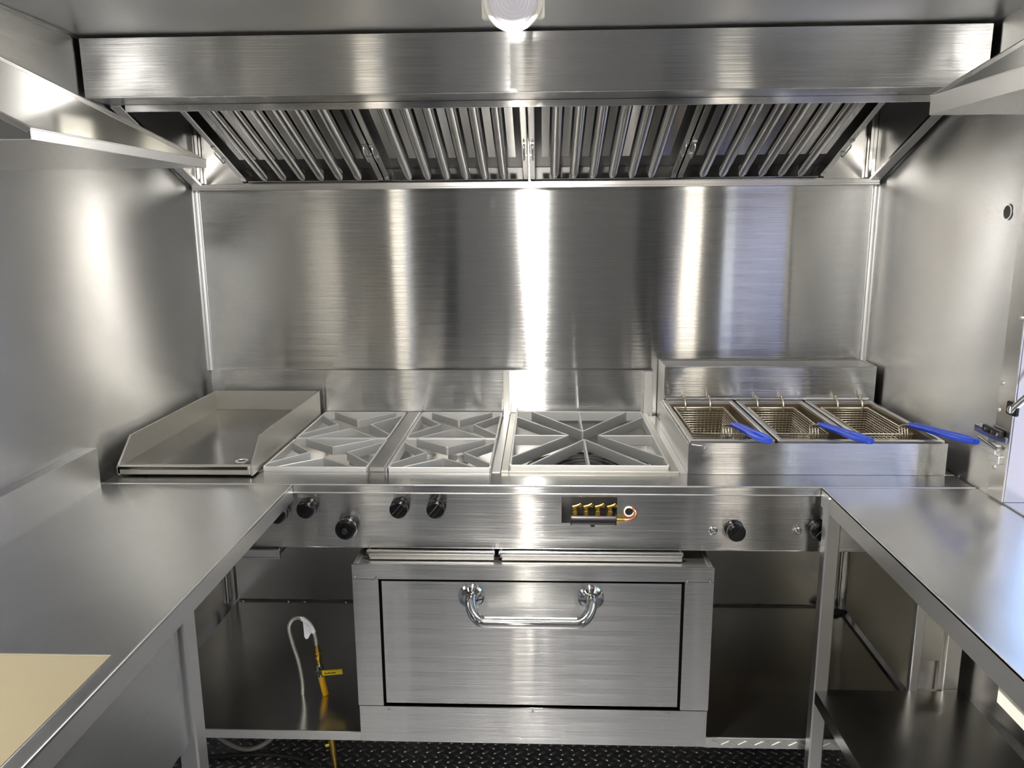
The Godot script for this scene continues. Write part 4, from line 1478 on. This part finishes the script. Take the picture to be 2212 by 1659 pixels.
func build_right_table() -> void:
	var xe := 0.640
	var t := thing("serving_worktable", "stainless worktable with lower shelf under the serving window", "worktable", Vector3(0.82, 0.0, -1.0))
	var s := tool()
	var zf := -1.742
	var zn := -0.12
	sheet(s, Vector3(xe, 0.8995, zn), Vector3(XR - 0.0015 - xe, 0, 0), Vector3(0, 0, zf - zn), 0.003, 0.0009, 22.5, Vector3(0, 0, 1), 14, 50)
	part("worktop", s, M.top, t)
	s = tool()
	box(s, Vector3(XR - 0.001, 0.9003, -1.640), Vector3(1.05, 0.9035, -0.505), 0.001, Vector3(0, 0, 1))
	part("window_sill", s, M.top, t)
	s = tool()
	box(s, Vector3(xe, 0.857, zf), Vector3(xe + 0.004, 0.9015, zn), 0.0018, Vector3(0, 0, 1))
	part("front_lip", s, M.satin, t)
	for q in [[0.652, -1.700], [0.652, -0.16], [0.963, -0.16]]:
		s = tool()
		box(s, Vector3(q[0] - 0.016, 0.0, q[1] - 0.016), Vector3(q[0] + 0.016, 0.8955, q[1] + 0.016), 0.003, Vector3(0, 1, 0))
		part("leg", s, M.satin, t)
	s = tool()
	box(s, Vector3(0.864, 0.0, -1.722), Vector3(0.884, 0.8955, -1.704), 0.002, Vector3(0, 1, 0))
	part("rear_post", s, M.satin, t)
	s = tool()
	box(s, Vector3(0.936, 0.0, -1.722), Vector3(0.972, 0.8955, -1.696), 0.002, Vector3(0, 1, 0))
	part("rear_post", s, M.satin, t)
	s = tool()
	box(s, Vector3(0.884, 0.488, -1.712), Vector3(0.936, 0.895, -1.708), 0.001, Vector3(0, 1, 0))
	part("filler_panel", s, M.shelf, t)
	s = tool()
	box(s, Vector3(0.884, 0.40, -1.735), Vector3(0.936, 0.488, -1.731), 0.001, Vector3(0, 1, 0))
	part("filler_panel", s, M.shelf, t)
	s = tool()
	sheet(s, Vector3(0.6405, 0.4215, zn), Vector3(XR - 0.012 - 0.6405, 0, 0), Vector3(0, 0, -1.690 - zn), 0.003, 0.0008, 23.5, Vector3(0, 0, 1), 12, 30)
	part("lower_shelf", s, M.shelf, t)
	s = tool()
	box(s, Vector3(0.638, 0.390, -1.684), Vector3(0.6415, 0.423, zn), 0.0015, Vector3(0, 0, 1))
	part("shelf_lip", s, M.smooth, t)
	# white batten under the lip
	var w := thing("white_batten", "short white batten fixed under the front edge of the serving worktable", "batten", Vector3(0.668, 0.818, -0.75))
	s = tool()
	box(s, Vector3(0.656, 0.816, -1.047), Vector3(0.676, 0.858, -0.45), 0.001, Vector3(0, 0, 1))
	part("batten_board", s, M.white, w)

# ---------------------------------------------------------------- serving window
func build_window_fittings() -> void:
	var s := tool()
	box(s, Vector3(XR + 0.0005, 0.9035, -1.6445), Vector3(1.047, 1.618, -1.6415), 0.001, Vector3(0, 1, 0))
	var w := MeshInstance3D.new()
	w.name = "window_1"
	w.mesh = s.commit()
	w.material_override = M.smooth
	add_child(w)
	w.set_meta("kind", "structure")
	w.set_meta("label", "steel reveal of the open serving window beside the fryer")
	w.set_meta("category", "window")
	s = tool()
	box(s, Vector3(XR - 0.004, 0.903, -1.700), Vector3(XR + 0.0005, 1.66, -1.6425), 0.0012, Vector3(0, 1, 0))
	part("window_frame", s, M.smooth, w)
	s = tool()
	box(s, Vector3(XR - 0.004, 1.622, -1.6425), Vector3(XR + 0.0005, 1.66, -0.50), 0.0012, Vector3(0, 0, 1))
	part("window_frame", s, M.smooth, w)
	s = tool()
	box(s, Vector3(XR - 0.004, 0.903, -0.4995), Vector3(XR + 0.0005, 1.66, -0.45), 0.0012, Vector3(0, 1, 0))
	part("window_frame", s, M.smooth, w)
	for q in [[1.30, -1.652], [1.155, -1.690], [1.096, -1.692], [0.97, -1.684]]:
		s = tool()
		var f := Transform3D(Basis(Vector3(0, 0, 1), Vector3(-1, 0, 0), Vector3(0, -1, 0)), Vector3(XR - 0.004, q[0], q[1]))
		lathe(s, f, [Vector2(0.0052, 0.0), Vector2(0.0042, 0.0022), Vector2(0.0, 0.0032)], 14)
		part("rivet", s, M.galvanised, w)
	# raised hatch outside
	var h := thing("window_hatch", "steel hatch raised over the serving window", "hatch", Vector3(1.06, 1.64, -0.97))
	s = tool()
	bar(s, Vector3(1.06, 1.645, -1.07), Vector3(1.74, 1.93, -1.07), 1.16, 0.03, Vector3.UP, 0.004)
	part("hatch_panel", s, M.satin, h)
	s = tool()
	tube(s, [Vector3(1.058, 1.645, -1.64), Vector3(1.058, 1.645, -0.50)], 0.008, 8)
	part("hinge", s, M.smooth, h)
	# gas strut
	var g := thing("gas_strut", "black gas strut with chrome ball end in the serving window", "gas strut", Vector3(0.984, 1.115, -1.635))
	s = tool()
	box(s, Vector3(0.976, 1.098, -1.652), Vector3(0.9855, 1.126, -1.618), 0.003)
	part("strut_bracket", s, M.black, g)
	s = tool()
	lathe(s, Transform3D(Basis(), Vector3(0.975, 1.111, -1.630)), [Vector2(0.0, -0.009), Vector2(0.0065, -0.0065), Vector2(0.009, 0.0), Vector2(0.0065, 0.0065), Vector2(0.0, 0.009)], 16)
	tube(s, [Vector3(0.975, 1.111, -1.628), Vector3(0.999, 1.150, -1.612)], 0.0072, 12)
	part("ball_end", s, M.chrome, g)
	s = tool()
	tube(s, [Vector3(0.999, 1.150, -1.612), Vector3(1.13, 1.36, -1.60)], 0.0045, 10)
	part("strut_rod", s, M.chrome, g)
	s = tool()
	tube(s, [Vector3(1.13, 1.36, -1.60), Vector3(1.352, 1.745, -1.59)], 0.010, 12)
	part("strut_cylinder", s, M.black, g)
	# slide bolt on the wall below the strut
	var b := thing("slide_latch", "bare metal slide bolt latch on the wall below the gas strut", "latch", Vector3(0.986, 1.02, -1.70))
	s = tool()
	box(s, Vector3(0.9835, 1.028, -1.775), Vector3(0.9885, 1.044, -1.650), 0.001, Vector3(0, 0, 1))
	part("rail", s, M.smooth, b)
	s = tool()
	box(s, Vector3(0.974, 1.040, -1.728), Vector3(0.9835, 1.056, -1.658), 0.002, Vector3(0, 0, 1))
	part("slide", s, M.darkmetal, b)
	for z: float in [-1.716, -1.690, -1.668]:
		s = tool()
		tube(s, [Vector3(0.974, 1.048, z), Vector3(0.9705, 1.048, z)], 0.0042, 10)
		part("bolt_head", s, M.chrome, b)
	s = tool()
	tube(s, [Vector3(0.978, 1.022, -1.742), Vector3(0.978, 1.014, -1.664)], 0.004, 8)
	part("bolt", s, M.chrome, b)
	s = tool()
	box(s, Vector3(0.979, 0.998, -1.732), Vector3(0.9885, 1.020, -1.676), 0.002, Vector3(0, 0, 1))
	box(s, Vector3(0.979, 0.982, -1.700), Vector3(0.9885, 1.000, -1.660), 0.002, Vector3(0, 0, 1))
	part("keeper", s, M.galvanised, b)

func build_small_things() -> void:
	# cable hole in the right wall, its dark painted as a black disc
	var h := thing("cable_hole", "round cable hole, its dark painted as a black disc, in the side wall above the serving worktable", "hole", Vector3(XR, 1.514, -1.752))
	var s := tool()
	var f := Transform3D(Basis(Vector3(0, 0, 1), Vector3(-1, 0, 0), Vector3(0, -1, 0)), Vector3(XR - 0.0008, 1.514, -1.752))
	lathe(s, f, [Vector2(0.017, 0.0), Vector2(0.0165, 0.0014), Vector2(0.014, 0.0014), Vector2(0.0135, 0.0004)], 24)
	part("hole_ring", s, M.smooth, h)
	s = tool()
	lathe(s, f, [Vector2(0.0138, 0.0006), Vector2(0.0, 0.0006)], 24)
	part("hole_dark_disc", s, M.blackmatt, h)
	# black sealant smeared in the lower corner
	var k := thing("black_sealant", "smear of black sealant in the corner of the lower shelf", "sealant", Vector3(0.955, 0.25, -2.39))
	s = tool()
	var rng := RandomNumberGenerator.new()
	rng.seed = 11
	var ring := PackedVector2Array()
	for i in 18:
		var a := TAU * i / 18.0
		var r := 0.030 * (0.75 + 0.5 * rng.randf())
		ring.append(Vector2(cos(a) * r * 1.5, sin(a) * r * 0.8))
	prism(s, Vector3(0.942, 0.2505, -2.392), Vector3(1, 0, 0), Vector3(0, 0, -1), ring, 0.006)
	part("sealant_patch", s, M.blackmatt, k)
	s = tool()
	tube(s, [Vector3(XR - 0.022, 0.2525, -2.42), Vector3(XR - 0.024, 0.2525, -1.95)], 0.003, 6)
	part("sealant_bead", s, M.blackmatt, k)
